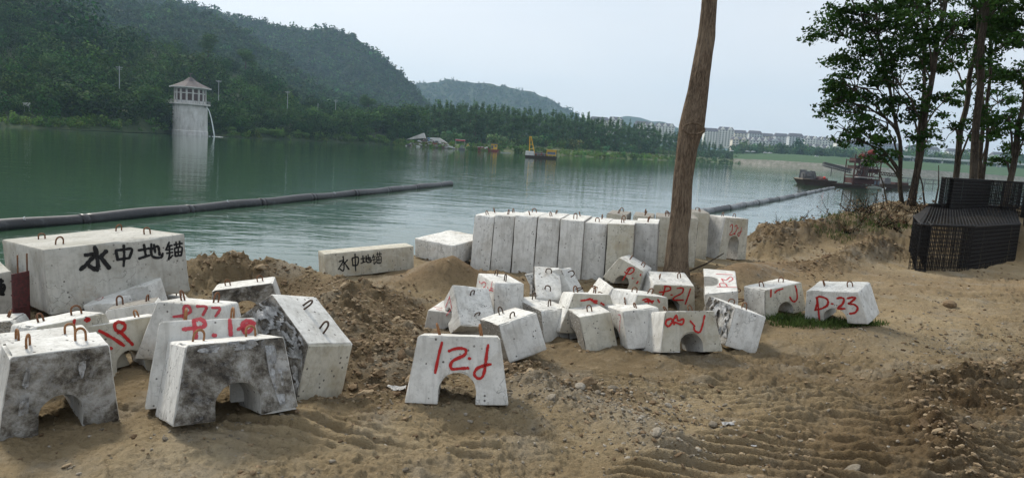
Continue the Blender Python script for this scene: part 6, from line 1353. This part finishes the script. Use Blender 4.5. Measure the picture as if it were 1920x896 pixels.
MB().box((26 * s, 0, 51 * s), (9 * s, 3.2, 8 * s)).obj('right_hopper', mat('brownish_steel', (.13, .085, .08), .7), dr); MB().box((25 * s, 0, 33 * s), (11 * s, 3.6, 8 * s)).obj('lower_cabin', M_DRED, dr); MB().box((20 * s, -2.2, 40 * s), (20 * s, .4, .2)).obj('walkway', M_STEEL, dr)
ld = MB(); truss(ld, (-2 * s, -1.5, 5 * s), (16 * s, -1.5, 66 * s), 1.1, 11, .12); bk = MB()
for k in range(16): p = np.array([-2 * s, -2.1, 5 * s]) + np.array([18 * s, 0, 61 * s]) * k / 15; bk.box(p, (.75, .6, .5), M3=np.array([[.95, 0, .3], [0, 1, 0], [-.3, 0, .95]]))
ldo = ld.obj('bucket_ladder', M_STEEL, dr); bk.obj('bucket_chain', M_HULL, dr); truss(ld2 := MB(), (10 * s, 1, 6 * s), (18 * s, 1, 66 * s), 1.6, 10, .14); ld2.obj('inner_ladder', M_DRED, dr)
cv = MB(); truss(cv, (-64 * s, 0, 40 * s), (-12 * s, 0, 30 * s), .8, 14, .09); cv.box((-38 * s, 0, 36.2 * s), (52 * s, .9, .12), M3=np.array([[.98, 0, .19], [0, 1, 0], [-.19, 0, .98]])); cv.tube([(-48 * s, 0, 36 * s), (-48 * s, 0, 18 * s)], .09, 5); cv.obj('conveyor', M_STEEL, dr)
rcv = MB(); truss(rcv, (34 * s, 0, 30 * s), (82 * s, 0, 27 * s), .6, 10, .07); rcv.obj('right_boom', M_HULL, dr)
for (x, z, c, r_) in ((-2, 58, M_REDP, .6), (14, 66, M_REDP, .65), (36, 52, mat('purple_cloth', (.18, .08, .16), .8), .5)): MB().add(IV2 * [r_ * 1.3, r_, r_] * (1 + .2 * fbm(IV2 * 2, 2, int(z)))[:, None] + [x * s, -2, z * s], None, IF2).obj('cover_cloth', c, dr)
ht = MB(); hull_x = 42 * s; ht.tube([(8 * s, -3.8, 1.2 * s), (20 * s, -4.0, 1.8 * s), (32 * s, -3.8, 1.6 * s)], [3.5 * s, 4.5 * s, 3 * s], 10); ht.obj('tender_boat', M_GRN, dr); MB().tube([(30 * s, -3.9, 3 * s), (33 * s, -3.9, .8 * s), (38 * s, -3.9, 1.5 * s), (39 * s, -3.9, 5 * s)], .22, 8).obj('white_pipe', M_WHITE, dr)
q = atz(1672, 353, WZ); s = q[1] / F; sb_ = empty('side_barge', q, 'dark barge with a square engine block right of the dredger behind the tree trunks', 'barge', rz=-.04); hull(52 * s, 5, 7 * s, M_HULL, 'hull', sb_); MB().box((-14 * s, 0, 12 * s), (12 * s, 3, 13 * s), taper=.85).obj('engine_block', M_STEEL, sb_); MB().box((12 * s, 0, 9 * s), (24 * s, 3, 5 * s)).obj('deck_house', M_DRED, sb_); MB().tube([(-30 * s, -1, 2 * s), (-2 * s, -1, 30 * s)], .09, 5).obj('spar', M_STEEL, sb_)
fr = empty('jetty_frame', atz(1745, 350, WZ), 'row of dark posts with a rail standing in the water behind the tree trunks', 'jetty'); jt = MB()
s = atz(1745, 350, WZ)[1] / F
for k in range(9): jt.tube([((-60 + k * 16) * s, 0, -1), ((-60 + k * 16) * s, 0, 13 * s)], .12, 5)
jt.tube([(-60 * s, 0, 13 * s), (68 * s, 0, 12 * s)], .12, 5); jt.tube([(-60 * s, 0, 5 * s), (68 * s, 0, 5 * s)], .12, 5); jt.obj('frame', M_STEEL, fr)

# ------------------------------------------------------------------ people on the landing
def person_mesh(coat, name='person'):
    import bmesh
    sk = {'pel': (0, 0, .95), 'waist': (0, 0, 1.12), 'chest': (0, 0, 1.36), 'neck': (0, 0, 1.5), 'head': (0, .01, 1.62), 'crown': (0, 0, 1.72), 'lh': (-.1, 0, .9), 'lk': (-.12, -.02, .5), 'lf': (-.12, .02, .08), 'lt': (-.12, -.14, .04), 'rh': (.1, 0, .9), 'rk': (.13, -.08, .5), 'rf': (.13, .0, .08), 'rt': (.13, -.16, .04),
          'ls': (-.19, 0, 1.42), 'le': (-.26, .02, 1.14), 'lw': (-.24, -.1, .9), 'rs': (.19, 0, 1.42), 're': (.27, .02, 1.14), 'rw': (.22, -.12, .92)}
    rd = dict(pel=.14, waist=.13, chest=.15, neck=.055, head=.095, crown=.06, lh=.09, lk=.062, lf=.045, lt=.035, rh=.09, rk=.062, rf=.045, rt=.035, ls=.065, le=.045, lw=.035, rs=.065, re=.045, rw=.035)
    E_ = [('pel', 'waist'), ('waist', 'chest'), ('chest', 'neck'), ('neck', 'head'), ('head', 'crown'), ('pel', 'lh'), ('lh', 'lk'), ('lk', 'lf'), ('lf', 'lt'), ('pel', 'rh'), ('rh', 'rk'), ('rk', 'rf'), ('rf', 'rt'), ('chest', 'ls'), ('ls', 'le'), ('le', 'lw'), ('chest', 'rs'), ('rs', 're'), ('re', 'rw')]
    ks = list(sk); me = bpy.data.meshes.new(name); me.from_pydata([sk[k] for k in ks], [(ks.index(a), ks.index(b)) for a, b in E_], [])
    o = bpy.data.objects.new(name, me); SC.collection.objects.link(o); md = o.modifiers.new('s', 'SKIN'); sv = me.skin_vertices[0].data
    for i, k in enumerate(ks): sv[i].radius = (rd[k], rd[k])
    sv[0].use_root = True; o.modifiers.new('u', 'SUBSURF').levels = 1
    dg = bpy.context.evaluated_depsgraph_get(); m2 = bpy.data.meshes.new_from_object(o.evaluated_get(dg)); bpy.data.objects.remove(o)
    m2.materials.clear(); m2.materials.append(coat[0]); m2.materials.append(coat[1]); m2.materials.append(coat[2])
    for p in m2.polygons: z = p.center[2]; p.material_index = 2 if z > 1.53 else (0 if z > .95 else 1)
    return m2
SKIN_ = mat('skin', (.42, .26, .18), .6)
for i, (px, py, c, lab) in enumerate([(851, 274.5, (.03, .03, .035), 'person in dark clothes standing alone at the water edge of the landing'), (839, 271.5, (.4, .4, .42), 'person in a pale top on the landing left of the dark clothed one'), (833, 270.5, (.2, .05, .05), 'person in a red top behind others on the landing')]):
    q = atd(px, py + 4, DL - 3); m2 = person_mesh((mat('coat', c, .8), mat('trousers', (.04, .04, .05), .8), SKIN_)); o = link('person', m2); o.location = q; o.scale = (1.15,) * 3; tag(o, lab, 'person')

# ------------------------------------------------------------------ the hazy air
HAZE = .00013
hz = MB().box((200, 2000, 190), (5600, 4700, 410)).obj('haze'); hm = bpy.data.materials.new('haze_air'); hm.use_nodes = True; hm.node_tree.nodes.clear()
hv = hm.node_tree.nodes.new('ShaderNodeVolumePrincipled'); ho = hm.node_tree.nodes.new('ShaderNodeOutputMaterial'); hv.inputs['Color'].default_value = (.52, .74, .97, 1); hv.inputs['Density'].default_value = HAZE; hv.inputs['Anisotropy'].default_value = .3
hm.node_tree.links.new(hv.outputs[0], ho.inputs['Volume']); hz.data.materials.append(hm); tag(hz, kind='stuff')
